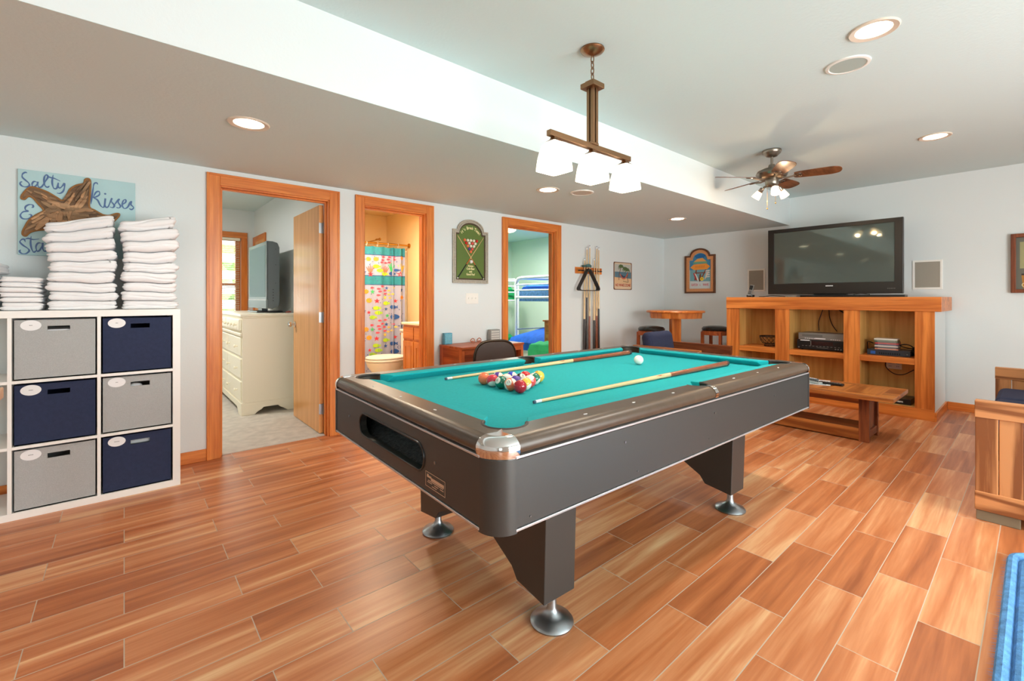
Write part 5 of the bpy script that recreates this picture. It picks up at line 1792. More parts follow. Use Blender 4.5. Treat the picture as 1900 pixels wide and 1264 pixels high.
pic([(-.10, .15), (-.03, .18), (.04, .15), (-.03, .165)], (40, 44, 30), .003)
m.build('picture', fr)
m = MB(); vs, fs = text_mesh('OLD', .055, font_x=.8, ext=.0004); m.add(vs, fs, M_let, mat=T @ Matrix.Translation((-.125, -.215, .0062))); m.build('lettering', fr)

# light switches
t = thing('light_switch', 'white three gang switch plate below the green billiard sign', 'light switch', (2.843, 3.97, 1.13))
T = wallA(2.843, 1.184)
m = MB(); m.prism(rrect(.082, .057, .006), 0, .006, M_wplas, mat=T); m.build('plate', t, bev=.002)
for k in (-1, 0, 1):
    m = MB(); m.box(k*.046-.005, k*.046+.005, -.012, .012, .006, .008, M_wplas, mat=T); m.box(k*.046-.004, k*.046+.004, -.002, .009, .008, .015, M_wplas, mat=T); m.build('toggle', t)

# cue rack, wall cues, triangle
rk = thing('cue_rack', 'wooden wall cue rack with dark clips beside the bunk room doorway', 'cue rack', (4.77, 3.95, .40))
m = MB(); m.box(4.502, 5.05, 3.958, 3.973, 1.515, 1.60, M_cab['x']); m.build('clip_board', rk, bev=.003)
m = MB(); m.box(4.56, 5.05, 3.90, 3.973, .405, .43, M_cab['x']); m.box(4.56, 5.05, 3.958, 3.973, .33, .405, M_cab['x']); m.build('ledge', rk, bev=.003)
wc = []
s5 = 5.745
specs = [((258, 225), .60, 'dark'), ((283, 105), .44, 'dark'), ((313, 90), .62, 'cherry'), ((361, 225), .62, 'dark'), ((387, 98), .62, 'cherry'), ((409, 112), .55, 'dark')]
for k in range(8):
    x = 4.56+k*.062
    m = MB(); m.tube([(x+.016*math.cos(math.radians(a)), 3.936+.016*math.sin(math.radians(a)), 1.555) for a in range(-235, 56, 24)], .006, M_dark, n=6); m.box(x-.006, x+.006, 3.95, 3.96, 1.547, 1.563, M_dark); m.build('clip', rk)
M_bdark = wood('dark cue butt', (52, 40, 34), (26, 20, 18), 'x', .25, .2, coat=.4)
names = ['shorter dark butted cue at the left end of the rack', 'tall cue with the longest black butt in the wall rack', 'tall cue with a reddish butt third along the wall rack', 'shorter dark butted cue in the middle of the wall rack', 'tall cue with a plain red brown butt in the wall rack', 'tall dark butted cue at the right end of the wall rack']
names = ['short wall rack cue with a dark butt nearest the doorway', 'wall rack cue with the longest black butt, behind the triangle', 'wall rack cue with a reddish butt beside the long black one', 'short wall rack cue with a dark butt in the middle of the rack', 'wall rack cue with a plain red brown butt', 'wall rack cue with a dark butt nearest the beach hammock sign']
for k, ((cx_, cy2), sp_, kind) in enumerate(specs):
    p = pY(1040+cx_/s5, 440+cy2/s5, 3.935)
    bx = p.x+(-.012 if k < 3 else -.006)
    cue((p.x, 3.935, p.z), (bx, 3.935, .432), 'upright '+names[k], 'cues in the wall rack', butt=M_bdark if kind == 'dark' else M_cherry, split=sp_+.03, rb=.0175, points=k in (2, 4))
t_ = MB()
def tri(r, o):
    A = [Vector((4.676, 1.605)), Vector((4.442, 1.285)), Vector((4.912, 1.285))]
    c = (A[0]+A[1]+A[2])/3
    P = []
    for i in range(3):
        a, b, d = A[i-1], A[i], A[(i+1) % 3]
        u = (a-b).normalized(); v = (d-b).normalized()
        k1 = b+u*.07; k2 = b+v*.07
        for j in range(7):
            f = j/6; P.append((k1*(1-f)**2+b*2*f*(1-f)+k2*f*f))
    return [((c+(p-c)*(1-o))) for p in P]
Po = tri(0, 0); Pi = tri(0, .085)
t_.frame([(p.x, p.y) for p in Po], [(p.x, p.y) for p in Pi], 3.855, 3.915, M_rub, axis='y')
tag(t_.build('ball_triangle', bev=.003), 'black plastic ball triangle hanging from the cue rack', 'triangle')
m = MB(); m.box(4.62, 4.72, 3.87, 3.95, 1.602, 1.625, flat('green bridge head', (70, 110, 110), .5)); m.tube(spline([(4.60, 3.9, 1.60), (4.64, 3.88, 1.628), (4.70, 3.88, 1.63), (4.74, 3.9, 1.60)], 5), .008, flat('green bridge head', (70, 110, 110), .5))
tag(m.build('bridge_head'), 'green plastic bridge head resting on top of the cue rack', 'bridge head')

# ================================================================ DESK, CHAIR, THINGS ON THE DESK
dk_ = thing('desk', 'low red brown wooden desk between the bathroom and bunk room doorways', 'desk', (2.82, 3.76, 0))
a0, a1, b0, b1, zt = 2.425, 3.215, 3.545, 3.955, .718
m = MB(); m.box(a0, a1, b0, b1, zt-.022, zt, M_desk['x']); m.build('top', dk_, bev=.003)
for x, nm in ((a0+.01, 'side_panel'), (a1-.03, 'side_panel')):
    m = MB(); m.box(x, x+.02, b0+.03, b1-.03, .01, zt-.03, M_desk['y'])
    m.box(x-.006, x+.026, b0+.01, b0+.06, 0, zt-.022, M_desk['z']); m.box(x-.006, x+.026, b1-.06, b1, 0, zt-.022, M_desk['z'])
    m.box(x-.006, x+.026, b0+.06, b1-.06, zt-.11, zt-.022, M_desk['y']); m.box(x-.006, x+.026, b0+.06, b1-.06, .05, .13, M_desk['y']); m.build(nm, dk_, bev=.002)
m = MB(); m.box(a0+.036, a1-.036, b0+.01, b0+.03, zt-.075, zt-.022, M_desk['x']); m.build('front_rail', dk_, bev=.002)
m = MB(); m.box(a0+.036, a1-.036, b1-.03, b1-.015, .15, zt-.022, M_desk['x']); m.build('back_panel', dk_)
def small_block(name, label, cat, x0, x1, y0, y1, z0, z1, body, grid=None):
    t = thing(name, label, cat, ((x0+x1)/2, (y0+y1)/2, z0))
    m = MB(); m.box(x0, x1, y0, y1, z0, z1, body); m.build('body', t, bev=.002)
    m = MB()
    if grid:
        c, r, gm = grid
        w = (x1-x0-.02)/c; h = (z1-z0-.02)/r
        for i in range(c):
            for j in range(r):
                m.box(x0+.01+i*w+w*.1, x0+.01+(i+1)*w-w*.1, y0-.0015, y0, z0+.01+j*h+h*.15, z0+.01+(j+1)*h-h*.2, gm)
        m.build('front_pattern', t)
p = pY(819, 638, 3.92)
small_block('patterned_book', 'small blue patterned book standing on the desk by the wall', 'book', 2.455, 2.545, 3.90, 3.945, zt+.001, zt+.115, flat('blue cover', (92, 164, 190), .5, var=.25, vscale=60), (4, 6, flat('pale blue print', (130, 196, 210), .5)))
small_block('perpetual_calendar', 'grey block with rows of pale squares standing at the desk end', 'calendar', 3.035, 3.165, 3.89, 3.945, zt+.001, zt+.125, flat('grey board', (150, 152, 148), .6), (5, 4, flat('pale squares', (206, 206, 200), .6)))
for k, x in enumerate((2.80, 2.885)):
    m = MB(); m.tube([(x+.026*math.cos(a), 3.90+.006*math.sin(a*2), zt+.024+.019*math.sin(a)) for a in [2*PI*i/16 for i in range(16)]], .0045, flat('brown ring', (176, 104, 74), .4), n=6, closed=True)
    m.sphere((x+.006*k, 3.905, zt+.010), .0095, flat('brown ring', (176, 104, 74), .4), n=10, sc=(1.8, 1, 1))
    tag(m.build('small_ornament'), ('small brown ring ornament on the desk nearer the blue book' if k == 0 else 'small brown ring ornament on the desk nearer the grey calendar'), 'ornament', 'small ornaments on the desk')
# chair
ch = thing('folding_chair', 'dark brown folding chair with a rounded back in front of the desk', 'chair', (2.42, 3.03, 0), math.radians(-14))
M_chm = flat('brown vinyl', (54, 34, 22), .45, bump=.4, bscale=300); M_cht = flat('dark steel tube', (66, 56, 46), .3, .8)
def sup(w, h, zc, n=20, p=.62):
    return [(w*math.copysign(abs(math.cos(PI*i/n))**p, math.cos(PI*i/n)), zc+h*math.sin(PI*i/n)**p) for i in range(n+1)]
m = MB(); m.prism([(.19, .50)]+sup(.19, .20, .615)+[(-.19, .50)], 0, .022, M_chm, axis='y'); m.build('backrest', ch, bev=.008, local=True)
m = MB(); m.tube([(.215, .33, .01), (.20, .04, .42)]+[(x, .012, z) for x, z in sup(.197, .208, .615)]+[(-.20, .04, .42), (-.215, .33, .01)], .010, M_cht, n=8); m.build('frame_tube', ch, local=True)
m = MB(); m.prism(rrect(.175, .18, .05, cx=0, cy=.235), .43, .465, M_chm); m.build('seat', ch, bev=.01, local=True)
for s_ in (-1, 1):
    m = MB(); m.tube([(s_*.19, .38, .425), (s_*.205, -.02, .01)], .010, M_cht, n=8); m.build('leg', ch, local=True)

# ================================================================ PUB TABLE AND STOOLS
ax, ay = 5.84, 3.30
pb = thing('pub_table', 'round tall wooden pub table in the far corner', 'table', (ax, ay, 0))
m = MB(); m.lathe([(.37, 0), (.385, .004), (.388, .018), (.38, .03), (.0001, .031)], M_cab['x'], c=(ax, ay, .985), n=48, smooth=True); m.build('table_top', pb)
m = MB(); m.lathe([(.345, 0), (.355, .075)], M_cab['z'], c=(ax, ay, .91), n=10, smooth=False); m.build('apron', pb)
m = MB(); m.lathe([(.082, 0), (.082, .87)], M_cab['z'], c=(ax, ay, .04), n=8, smooth=False); m.build('pedestal', pb)
for k in range(4):
    a = PI/4+k*PI/2
    T = Matrix.Translation((ax, ay, 0)) @ Matrix.Rotation(a, 4, 'Z')
    m = MB(); m.prism([(.06, .0), (.30, .0), (.30, .03), (.08, .10), (.06, .10)], -.03, .03, M_cab['x'], axis='y', mat=T); m.build('foot', pb, bev=.003)
for sx_, sy_, lab in ((5.56, 3.50, 'wooden stool with a black round seat against the door wall'), (6.27, 2.935, 'wooden stool with a black round seat next to the oak media cabinet')):
    t = thing('bar_stool', lab, 'stool', (sx_, sy_, 0), group='stools at the pub table')
    m = MB(); m.lathe([(.165, .735), (.178, .745), (.18, .765), (.16, .787), (.09, .80), (.0001, .803)], flat('black vinyl seat', (34, 32, 28), .25), c=(sx_, sy_, 0), n=36); m.build('seat', t)
    m = MB(); m.frame(rrect(.165, .165, .12, cx=sx_, cy=sy_), rrect(.14, .14, .10, cx=sx_, cy=sy_), .675, .734, M_desk['x'], axis='z'); m.build('seat_frame', t, bev=.002)
    for a, b in ((-1, -1), (1, -1), (1, 1), (-1, 1)):
        m = MB(); x_, y_ = sx_+a*.125, sy_+b*.125
        m.box(x_-.018, x_+.018, y_-.018, y_+.018, 0, .72, M_desk['z']); m.build('leg', t, bev=.002)
    for z in (.25, .5):
        m = MB(); m.box(sx_-.107, sx_+.107, sy_-.135, sy_-.115, z, z+.03, M_desk['x']); m.build('rung', t); m = MB(); m.box(sx_-.107, sx_+.107, sy_+.115, sy_+.135, z, z+.03, M_desk['x']); m.build('rung', t)

# ================================================================ WOODEN ARMCHAIR AND SOFA
M_cush = flat('dark navy upholstery', (40, 46, 74), .9, bump=.4, bscale=400, var=.12, vscale=60)


def arm_panel(name, root, x0, x1, y0, y1, z1, mats, planks=4, feet=True):
    """an end panel in the YZ plane with top rail, bottom rail and upright planks"""
    m = MB()
    m.box(x0-.004, x1+.004, y0, y1, z1-.09, z1, mats['y'])
    m.box(x0-.004, x1+.004, y0, y1, .055, .155, mats['y'])
    w = (y1-y0)/planks
    for k in range(planks):
        d = .0 if k in (0, planks-1) else .005
        m.box(x0+d, x1-d, y0+k*w+.0015, y0+(k+1)*w-.0015, .15, z1-.085, mats['z'])
    o = m.build(name, root, bev=.003)
    if feet:
        for yy in (y0+.005, y1-.165):
            f = MB(); f.box(x0+.005, x1-.005, yy, yy+.16, 0, .055, flat('weathered grey wood', (120, 106, 84), .8)); f.build('foot', root, bev=.003)
    return o


def cushion_block(x0, x1, y0, y1, z0, z1, mt, bev=.04):
    m = MB(); m.box(x0, x1, y0, y1, z0, z1, mt); return m


so = thing('sofa', 'rustic plank ended wooden sofa with navy cushions at the picture edge', 'sofa', (4.35, -.22, 0))
sx0, sx1, sy0, sy1 = 3.478, 5.30, -.66, .222
arm_panel('end_panel', so, sx0, sx0+.05, sy0, sy1, .64, M_rustic, 10)
arm_panel('end_panel', so, sx1-.05, sx1, sy0, sy1, .64, M_rustic, 10)
m = MB(); m.box(sx0+.05, sx1-.05, sy0, sy0+.04, .15, .80, M_rustic['x']); m.build('back_board', so, bev=.003)
m = MB(); m.box(sx0+.05, sx1-.05, sy1-.05, sy1-.015, .16, .30, M_rustic['x']); m.build('front_rail', so, bev=.003)
for k in range(3):
    a = sx0+.06+k*(sx1-sx0-.12)/3; b = a+(sx1-sx0-.12)/3-.01
    cushion_block(a, b, sy0+.12, sy1-.02, .31, .49, M_cush).build('seat_cushion', so, bev=.045, seg=4)
    m = cushion_block(a, b, sy0+.05, sy0+.22, .48, .82, M_cush); m.build('back_cushion', so, bev=.05, seg=4)

ac = thing('armchair', 'wooden armchair with a navy back cushion behind the far end of the pool table', 'armchair', (4.9, 2.68, 0))
ax0, ax1, ay0, ay1 = 4.52, 5.30, 2.285, 3.09
arm_panel('end_panel', ac, ax0, ax0+.05, ay0, ay1, .64, M_table, 4)
arm_panel('end_panel', ac, ax1-.05, ax1, ay0, ay1, .64, M_darkw, 4)
m = MB(); m.box(ax0+.05, ax1-.05, ay1-.05, ay1, .15, .62, M_darkw['x']); m.build('back_board', ac, bev=.003)
m = MB(); m.box(ax0+.05, ax1-.05, ay0+.015, ay0+.05, .16, .30, M_darkw['x']); m.build('front_rail', ac, bev=.003)
cushion_block(ax0+.06, ax1-.06, ay0+.03, ay1-.12, .31, .47, M_cush).build('seat_cushion', ac, bev=.04, seg=4)
m = MB(); T = Matrix.Translation((0, ay1-.17, .47)) @ Matrix.Rotation(math.radians(-10), 4, 'X')
m.box(ax0+.07, ax1-.20, -.07, .08, 0, .325, M_cush, mat=T); m.build('back_cushion', ac, bev=.065, seg=5)

# ================================================================ COFFEE TABLE
ct = thing('coffee_table', 'long low oak coffee table with panel ends and a stretcher shelf', 'coffee table', (4.80, 1.38, 0))
cx0_, cx1_, cy0_, cy1_ = 4.50, 5.10, .725, 2.04
m = MB(); m.box(cx0_, cx1_, cy0_, cy1_, .372, .407, M_table['y']); 
m.build('table_top', ct, bev=.004)
for k in range(3):
    a = cy0_+.10+k*.40; b = a+.36
    m = MB(); m.box(cx0_+.09, cx1_-.09, a, b, .407, .4095, M_table['x']); m.build('top_inlay', ct, bev=.001)
for y in (.90, 1.78):
    m = MB()
    m.box(4.625, 4.665, y, y+.07, 0, .372, M_darkw['z']); m.box(4.93, 4.97, y, y+.07, 0, .372, M_darkw['z'])
    m.box(4.665, 4.93, y+.02, y+.05, .06, .33, M_darkw['z']); m.box(4.665, 4.93, y+.005, y+.065, .31, .372, M_darkw['x']); m.box(4.665, 4.93, y+.005, y+.065, .03, .09, M_darkw['x']); m.build('end_leg', ct, bev=.003)
m = MB(); m.box(4.65, 4.95, .97, 1.78, .075, .10, M_darkw['y']); m.build('shelf', ct, bev=.002)
m = MB(); m.box(4.63, 4.65, .97, 1.78, .012, .105, M_table['y']); m.build('lower_rail', ct, bev=.002)
m = MB(); m.box(4.63, 4.65, .97, 1.78, .31, .372, M_table['y']); m.build('upper_rail', ct, bev=.002)
m = MB(); T = Matrix.Translation((4.86, 1.34, .4105)) @ Matrix.Rotation(.25, 4, 'Z')
m.box(-.15, .15, -.11, .11, 0, .0015, M_label, mat=T); m.box(-.13, .02, -.08, .05, .0015, .0019, flat('grey print', (150, 160, 160), .6), mat=T); tag(m.build('magazine'), 'white sheet of paper lying on the coffee table under the remotes', 'paper')
def remote(x, y, rz, L, w, body, btn, label, z=.4125):
    T = Matrix.Translation((x, y, z)) @ Matrix.Rotation(rz, 4, 'Z')
    t = thing('remote_control', label, 'remote', (x, y, z), rz, 'remotes on the coffee table')
    m = MB(); m.prism(rrect(L/2, w/2, .012), 0, .018, body); m.build('body', t, local=True, bev=.004)
    m = MB()
    for i in range(7):
        for j in range(3):
            m.box(-L*.4+i*L*.11, -L*.4+i*L*.11+.009, -w*.3+j*w*.24, -w*.3+j*w*.24+.007, .018, .0205, btn)
    m.build('buttons', t, local=True)
remote(4.80, 1.36, 1.1, .20, .05, flat('silver remote', (170, 178, 178), .35), M_dark, 'silver remote control on the paper on the coffee table')
remote(4.82, 1.21, 1.5, .19, .052, M_black, flat('grey buttons', (150, 130, 120), .5), 'black remote control beside the silver one on the coffee table')
remote(4.95, 1.42, 1.2, .17, .045, flat('slate remote', (84, 94, 98), .4), M_label, 'slate grey remote control behind the silver one on the coffee table')

# ================================================================ MEDIA CABINET
KX0, KX1, KY0, KY1, KZ = 5.90, 6.665, .645, 2.618, 1.20
kb = thing('media_cabinet', 'wide built in oak media cabinet with open shelves under the television', 'cabinet', (6.28, 1.63, 0))
m = MB(); m.box(KX0-.012, KX1, KY0-.05, KY1+.0, 1.058, KZ, M_cab['y']); m.build('top_beam', kb, bev=.003)
sti = [(KY0, .79), (1.228, 1.369), (1.896, 2.046), (2.463, KY1)]
for a, b in sti:
    w_ = (a+b)/2
    m = MB(); m.box(KX0, KX0+.022, a, b, .108, 1.06, M_cab['z']); m.build('stile', kb, bev=.0015)
m = MB(); m.box(KX0-.001, KX0+.022, KY0, KY1, 0, .110, M_cab['y']); m.build('base_board', kb, bev=.002)
m = MB(); m.box(KX0+.0, KX1, KY0-.014, KY0, 0, .085, M_cab['x']); m.build('side_baseboard', kb, bev=.002)
KB = 6.30
m = MB(); m.box(KB, KB+.012, KY0+.02, KY1-.01, .09, 1.06, M_ply); m.build('back_panel', kb)
m = MB(); m.box(KX0+.022, KB, KY0+.02, KY1-.01, .09, .108, M_ply); m.build('bottom_board', kb)
m = MB(); m.box(KX0+.022, KX1, KY0, KY0+.02, .0, 1.06, M_wall); m.build('side_wall', kb)
m = MB(); m.box(KX0+.022, KX1, KY1-.015, KY1, .0, 1.06, M_wall); m.build('side_wall', kb)
for a, b in ((.79, 1.228), (1.369, 1.896), (2.046, 2.463)):
    for y in (a-.014, b):
        m = MB(); m.box(KX0+.022, KB, y, y+.014, .108, 1.06, M_ply); m.build('inner_side', kb)
    m = MB(); m.box(KX0+.006, KB, a, b, .530, .590, M_cab['y']); m.build('shelf', kb, bev=.002)
ZS2 = .591
# bowl
t = thing('wire_bowl', 'dark wire fruit bowl on the media cabinet shelf', 'bowl', (6.10, 2.172, ZS2))
m = MB(); bx_, by_ = 6.10, 2.172
for r_, z in ((.115, .125), (.113, .12), (.055, .03), (.065, .004)):
    m.tube([(bx_+r_*math.cos(a), by_+r_*math.sin(a), ZS2+z) for a in [2*PI*i/28 for i in range(28)]], .0035, M_dark, n=6, closed=True)
for k in range(14):
    for s_ in (-1, 1):
        P = []
        for i in range(7):
            f = i/6; a = 2*PI*k/14+s_*f*.9; r_ = .055+.06*math.sin(f*PI/2); P.append((bx_+r_*math.cos(a), by_+r_*math.sin(a), ZS2+.03+.092*(1-math.cos(f*PI/2))))
        m.tube(P, .0018, M_dark, n=5)
    a = 2*PI*k/14
    m.tube([(bx_+.055*math.cos(a), by_+.055*math.sin(a), ZS2+.03), (bx_+.065*math.cos(a), by_+.065*math.sin(a), ZS2+.004)], .0018, M_dark, n=5)
m.build('wire_basket', t)
# receiver and vcr
def deck(name, label, y0, y1, z0, z1, x0, x1, body, build_face):
    t = thing(name, label, 'player', ((x0+x1)/2, (y0+y1)/2, z0))
    m = MB(); m.box(x0, x1, y0, y1, z0, z1, body); m.build('housing', t, bev=.003)
    m = MB(); build_face(m, x0, y0, y1, z0, z1); m.build('front_panel', t)
    return t
M_gsil = flat('silver grey plastic', (128, 126, 122), .4, .3)
def f1(m, x, y0, y1, z0, z1):
    X = x-.002
    m.box(X, x, y0+.20, y1-.04, z0+.035, z0+.06, flat('tape slot', (100, 98, 94), .4)); m.box(X-.001, x, y0+.17, y1-.17, z0+.012, z0+.022, M_label)
    for k in range(5): m.box(X-.001, x, y1-.08-k*.022, y1-.066-k*.022, z0+.012, z0+.018, M_label); m.box(X-.001, x, y0+.03+k*.02, y0+.042+k*.02, z0+.010, z0+.015, M_label)
deck('video_player', 'silver video player stacked on the black receiver in the media cabinet', 1.39, 1.83, ZS2+.118, ZS2+.195, 6.0, 6.27, M_gsil, f1)
def f2(m, x, y0, y1, z0, z1):
    X = x-.002
    m.box(X, x, y0+.10, y1-.14, z0+.05, z0+.095, flat('dark window', (40, 12, 12), .2)); m.box(X-.001, x, y1-.13, y1-.035, z0+.096, z0+.106, M_label); m.box(X-.001, x, y1-.145, y1-.139, z0+.045, z0+.10, M_gsil)
    for k in range(11): m.box(X-.001, x, y0+.04+k*.035, y0+.058+k*.035, z0+.036, z0+.041, M_gsil)
    for k in range(3): m.cyl((x, y0+.03+k*.025, z0+.018), (x-.01, y0+.03+k*.025, z0+.018), .007, M_gsil, n=10)
    m.cyl((x, y1-.02, z0+.018), (x-.01, y1-.02, z0+.018), .007, M_gsil, n=10); m.box(X-.001, x, y0+.15, y1-.20, z0+.022, z0+.025, M_gsil)
t = deck('stereo_receiver', 'black stereo receiver under the silver player in the media cabinet', 1.385, 1.845, ZS2+.008, ZS2+.116, 6.0, 6.28, M_black, f2)
m = MB()
for y in (1.42, 1.80):
    for x in (6.03, 6.24): m.cyl((x, y, ZS2), (x, y, ZS2+.009), .012, M_dark, n=12)
m.build('rubber_foot', t)
# cables
def cable(pts, r, label, mt=M_black):
    m = MB(); m.tube(spline(pts, 7), r, mt, n=6); return tag(m.build('power_cable'), label, 'cable')
cable([(6.285, 1.66, 1.055), (6.275, 1.68, .98), (6.27, 1.70, .90), (6.285, 1.70, .80)], .0045, 'black cable hanging over the left part of the silver player')
cable([(6.285, 1.60, 1.055), (6.275, 1.59, .96), (6.27, 1.56, .87), (6.285, 1.52, .80)], .0045, 'black cable hanging behind the middle of the silver player')
cable([(6.285, 1.50, 1.05), (6.26, 1.45, 1.02), (6.26, 1.40, 1.0), (6.285, 1.39, .97)], .008, 'thick black cable in the upper corner above the silver player')
# right bay
def f3(m, x, y0, y1, z0, z1):
    m.box(x-.002, x, y1-.07, y1-.03, z0+.01, z0+.04, flat('blue mark', (40, 90, 170), .4))
    for k in range(10): m.box(x-.002, x, y0+.08+k*.018, y0+.088+k*.018, z0+.012, z0+.03, M_void)
    m.box(x-.002, x, y0+.02, y0+.03, z0+.02, z0+.028, M_gsil)
deck('cable_box', 'dark cable box on the media cabinet shelf under the disc cases', .835, 1.185, ZS2+.001, ZS2+.058, 6.0, 6.25, flat('dark blue grey box', (40, 46, 56), .4), f3)
cs = [(226, 220, 208), (120, 130, 110), (90, 96, 84), (186, 60, 60), (70, 66, 90), (210, 200, 190), (60, 60, 66), (204, 128, 100)]
z = ZS2+.0595; rr = random.Random(4)
lab_c = ['salmon spined disc case, bottom of the stack on the cable box', 'dark grey disc case, second from the bottom of the stack', 'pale disc case, third from the bottom of the stack', 'purple grey disc case, fourth from the bottom of the stack', 'red disc case in the middle of the stack', 'dark green disc case, third from the top of the stack', 'grey green disc case, second from the top of the stack', 'cream disc case, top of the stack on the cable box']
for k in range(8):
    c = cs[::-1][k]; dy = rr.uniform(-.005, .005)
    t = thing('disc_case', lab_c[k], 'disc case', (6.08, 1.03, z), group='disc cases stacked on the cable box')
    m = MB(); m.box(6.01, 6.145, .935+dy, 1.125+dy, z, z+.0135, flat('case %d' % k, c, .4)); m.build('case', t, bev=.001)
    m = MB(); m.box(6.0088, 6.0101, .95+dy, 1.10+dy, z+.003, z+.0105, flat('case print %d' % k, tuple(min(255, int(v*.6+90)) for v in c), .5)); m.build('spine_print', t)
    z += .0145
cable([(6.20, 1.17, .70), (6.15, 1.205, .715), (6.10, 1.20, .68), (6.12, 1.20, .5985)], .005, 'thin black cable curling behind the blue end of the cable box')
cable([(6.27, .81, .60), (6.2, .83, .66), (6.15, .86, .70), (6.10, .90, .71), (6.12, .93, .69), (6.2, .87, .665), (6.27, .80, .67)], .005, 'looped black cable beside the disc cases')
m = MB()
for k in range(5):
    m.tube([(6.10+.022*math.cos(a)+.004*k, .822+.018*math.sin(a)*(1 if k % 2 else .7), .625+.008*k+.03*math.sin(a+k)) for a in [2*PI*i/16 for i in range(16)]], .006, M_black, n=6, closed=True)
tag(m.build('cable_coil'), 'bundle of black cable at the right end of the media shelf', 'cable')
# outlet and its cable in the lower right bay
t = thing('power_outlet', 'white double outlet on the back of the lower cabinet bay', 'outlet', (6.29, 1.0, .43))
m = MB(); m.box(6.292, 6.299, .945, 1.075, .425, .515, M_wplas); m.build('plate', t, bev=.002)
for y in (.978, 1.042):
    m = MB(); m.box(6.289, 6.2925, y-.017, y+.017, .437, .503, M_label)
    for z_ in (.455, .485):
        m.box(6.2885, 6.289, y-.008, y-.005, z_-.006, z_+.006, M_ink); m.box(6.2885, 6.289, y+.005, y+.008, z_-.006, z_+.006, M_ink)
    m.build('receptacle', t)
cable([(6.28, 1.07, .53), (6.24, 1.07, .45), (6.22, 1.0, .385), (6.22, .92, .385), (6.24, .84, .44)], .005, 'black cable drooping across the outlet in the lower bay')
# lower bay things
def gamebox(x0, x1, y0, y1, z0, z1, body, txt, label):
    t = thing('game_box', label, 'box', ((x0+x1)/2, (y0+y1)/2, z0))
    m = MB(); m.box(x0, x1, y0, y1, z0, z1, body); m.build('box', t, bev=.002)
    if txt:
        vs, fs = text_mesh(txt, .030, font_x=1.1, ext=.0005, bold=.001)
        TT = Matrix(((0, 0, -1, x0-.001), (-1, 0, 0, (y0+y1)/2+.015), (0, 1, 0, (z0+z1)/2), (0, 0, 0, 1)))
        m = MB(); m.add(vs, fs, M_label, mat=TT); m.build('lettering', t)
gamebox(5.99, 6.24, .83, .99, .109, .165, M_black, 'them', 'black boxed game with white letters on the cabinet floor')
t = thing('glass_console', 'grey flat player lying on the low cabinet floor at the back', 'player', (6.15, 1.1, .109))
m = MB(); m.box(6.02, 6.27, 1.02, 1.20, .109, .17, flat('grey player', (108, 112, 104), .3)); m.build('housing', t, bev=.004)
m = MB(); m.box(6.018, 6.02, 1.05, 1.10, .14, .15, M_label); m.build('display', t)

# ================================================================ TELEVISION AND WHAT STANDS BY IT
tv = thing('television', 'large black flat television on top of the oak media cabinet', 'television', (6.24, 1.576, KZ))
vx = 6.20
y0, y1, z0, z1 = .920, 2.232, 1.238, 2.044
M_tvb = flat('gloss black bezel', (26, 20, 16), .34)
M_tvs = flat('black glass screen', (96, 104, 98), .05, .45)
m = MB(); m.frame([(y0, z0), (y1, z0), (y1, z1), (y0, z1)], [(y0+.072, z0+.128), (y1-.072, z0+.128), (y1-.072, z1-.045), (y0+.072, z1-.045)], vx, vx+.05, M_tvb, axis='x'); m.build('bezel', tv, bev=.004)
m = MB(); m.box(vx+.008, vx+.02, y0+.07, y1-.07, z0+.12, z1-.04, M_tvs); m.build('screen', tv)
m = MB(); m.box(vx+.05, vx+.12, y0+.05, y1-.05, z0+.05, z1-.05, M_black); m.build('back_housing', tv, bev=.01)
m = MB(); m.box(6.12, 6.42, 1.05, 1.92, KZ+.001, KZ+.022, M_black); m.box(vx+.03, vx+.10, 1.42, 1.74, KZ+.02, z0+.08, M_black); m.build('stand', tv, bev=.004)
TT = Matrix(((0, 0, -1, vx-.0005), (-1, 0, 0, 1.575), (0, 1, 0, z0+.093), (0, 0, 0, 1)))
m = MB()
for k in range(5): m.box(-.036+k*.0148, -.036+k*.0148+.0118, -.006, .005+.001*(k % 2), 0, .0004, M_label, mat=TT)
TT = Matrix(((0, 0, -1, vx-.0005), (-1, 0, 0, 1.02), (0, 1, 0, z0+.055), (0, 0, 0, 1)))
for k in range(5): m.box(-.03+k*.014, -.021+k*.014, -.003, .003, 0, .0003, M_gsil, mat=TT)
m.build('logo', tv)
t = thing('set_top_box', 'thin black box with a silver end on the cabinet below the television', 'player', (6.02, 1.3, KZ))
m = MB(); m.box(5.95, 6.10, .87, 1.38, KZ+.001, KZ+.024, M_black); m.build('housing', t, bev=.003)
m = MB(); m.tube(spline([(5.97, 1.30, KZ+.026), (5.98, 1.24, KZ+.036), (6.0, 1.16, KZ+.028)], 6), .004, M_rub, n=6); m.build('cable', t)
m = MB(); m.box(5.94, 6.06, 1.83, 1.95, KZ+.001, KZ+.02, M_gsil); tag(m.build('silver_adapter'), 'small flat silver adapter on the cabinet under the television', 'adapter')
cable([(5.98, 1.96, KZ+.006), (5.97, 2.05, KZ+.016), (5.97, 2.12, KZ+.018), (5.98, 2.20, KZ+.006), (5.99, 2.26, KZ+.006)], .004, 'dark cable lying on the cabinet between the phone and the television', M_dark)
t = thing('cordless_phone', 'silver and black cordless phone in its cradle on the media cabinet', 'phone', (5.99, 2.36, KZ))
m = MB(); m.prism(rrect(.04, .038, .015, cx=5.99, cy=2.36), KZ+.001, KZ+.03, M_black); m.build('cradle', t, bev=.006)
T = Matrix.Translation((5.985, 2.372, KZ+.014)) @ Matrix.Rotation(math.radians(12), 4, 'X') @ Matrix.Rotation(math.radians(8), 4, 'Y')
m = MB(); m.box(-.014, .014, -.024, .024, 0, .145, M_gsil, mat=T); hs_ = m.build('handset', t, bev=.008)
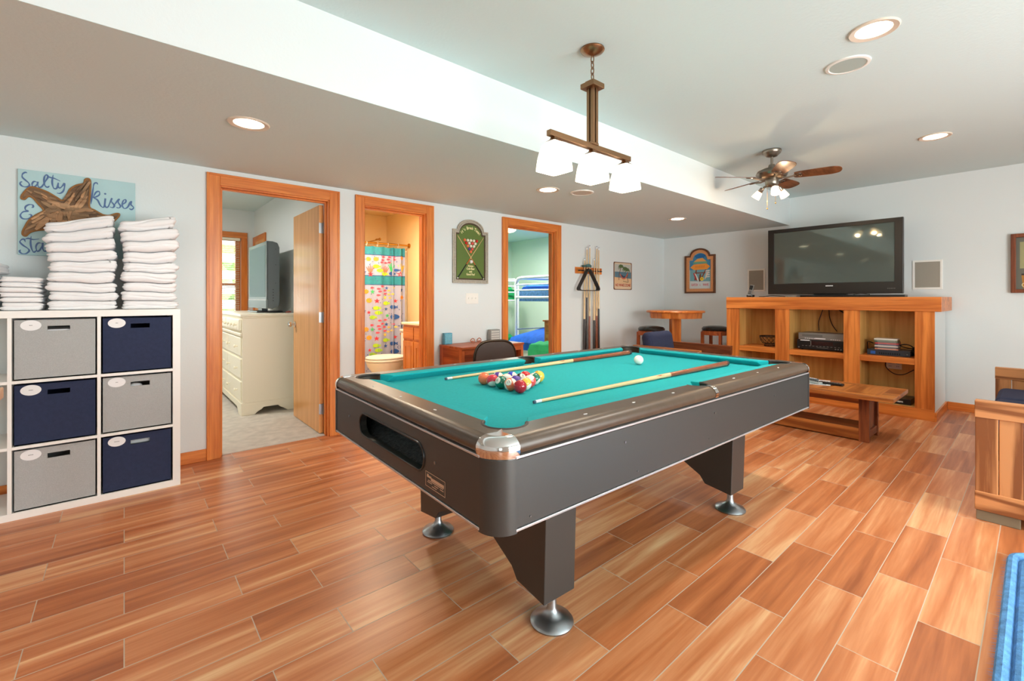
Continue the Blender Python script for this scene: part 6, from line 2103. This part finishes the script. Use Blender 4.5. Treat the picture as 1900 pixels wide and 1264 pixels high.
m = MB(); m.box(-.0155, -.013, -.019, .019, .08, .135, M_black, mat=T)
for i in range(3):
    for j in range(4): m.box(-.0155, -.013, -.015+.011*i, -.007+.011*i, .018+.014*j, .026+.014*j, M_ink, mat=T)
m.build('keypad', t)


def wall_speaker(yc, zc, w, h, label):
    t = thing('wall_speaker', label, 'speaker', (6.67, yc, zc-h/2), group='square in-wall speakers')
    T = wallB(yc, zc)
    m = MB(); m.frame([(-w/2, -h/2), (w/2, -h/2), (w/2, h/2), (-w/2, h/2)], [(-w/2+.02, -h/2+.02), (w/2-.02, -h/2+.02), (w/2-.02, h/2-.02), (-w/2+.02, h/2-.02)], .001, .008, M_wplas, axis='z', mat=T); m.build('speaker_frame', t, bev=.002)
    m = MB(); m.box(-w/2+.02, w/2-.02, -h/2+.02, h/2-.02, .001, .006, flat('grey beige grille', (160, 154, 142), .8, bump=.5, bscale=700), mat=T); m.build('speaker_grille', t)


wall_speaker(2.555, 1.437, .23, .31, 'square in-wall speaker behind the cordless phone')
wall_speaker(.79, 1.445, .245, .32, 'square in-wall speaker on the bare wall beside the television')

# ================================================================ RUG
M_rug = flat('blue shag', (86, 142, 196), .95, bump=1, bscale=150, var=.25, vscale=30)
m = MB()
R = rrect(.70, .55, .10, n=10, cx=2.42, cy=-.472)
m.prism(R, .001, .014, M_rug)
rg = thing('braided_rug', 'blue shaggy ribbed rug at the picture edge', 'rug', (2.42, -.472, 0))
m.build('rug_base', rg)
m = MB()
for k in range(14):
    hx, hy = .695-.04*k, .545-.04*k
    if hy < .02: break
    m.tube([(x, y, .016) for x, y in rrect(hx, hy, min(.10, hy*.9), n=8, cx=2.42, cy=-.472)], .019, M_rug, n=8, closed=True)
m.build('rug_braid', rg)
m = MB(); rr = random.Random(5)
per = rrect(.715, .565, .11, n=10, cx=2.42, cy=-.472)
for i in range(len(per)):
    a = Vector(per[i]); b = Vector(per[(i+1) % len(per)]); L = (b-a).length; k = max(1, int(L/.006))
    for j in range(k):
        p = a.lerp(b, (j+rr.random())/k); n_ = Vector(((p.x-2.42), (p.y+.472))).normalized()
        d = (b-a).normalized(); n_ = Vector((d.y, -d.x))
        if (p-Vector((2.42, -.472))).dot(n_) < 0: n_ = -n_
        o = n_*rr.uniform(.008, .02)
        m.add([(p.x-n_.x*.02-d.x*.002, p.y-n_.y*.02-d.y*.002, .02), (p.x-n_.x*.02+d.x*.002, p.y-n_.y*.02+d.y*.002, .02), (p.x+o.x, p.y+o.y, rr.uniform(.002, .014))], [(0, 1, 2)], M_rug)
tag(m.build('rug_fringe', rg), kind='stuff')
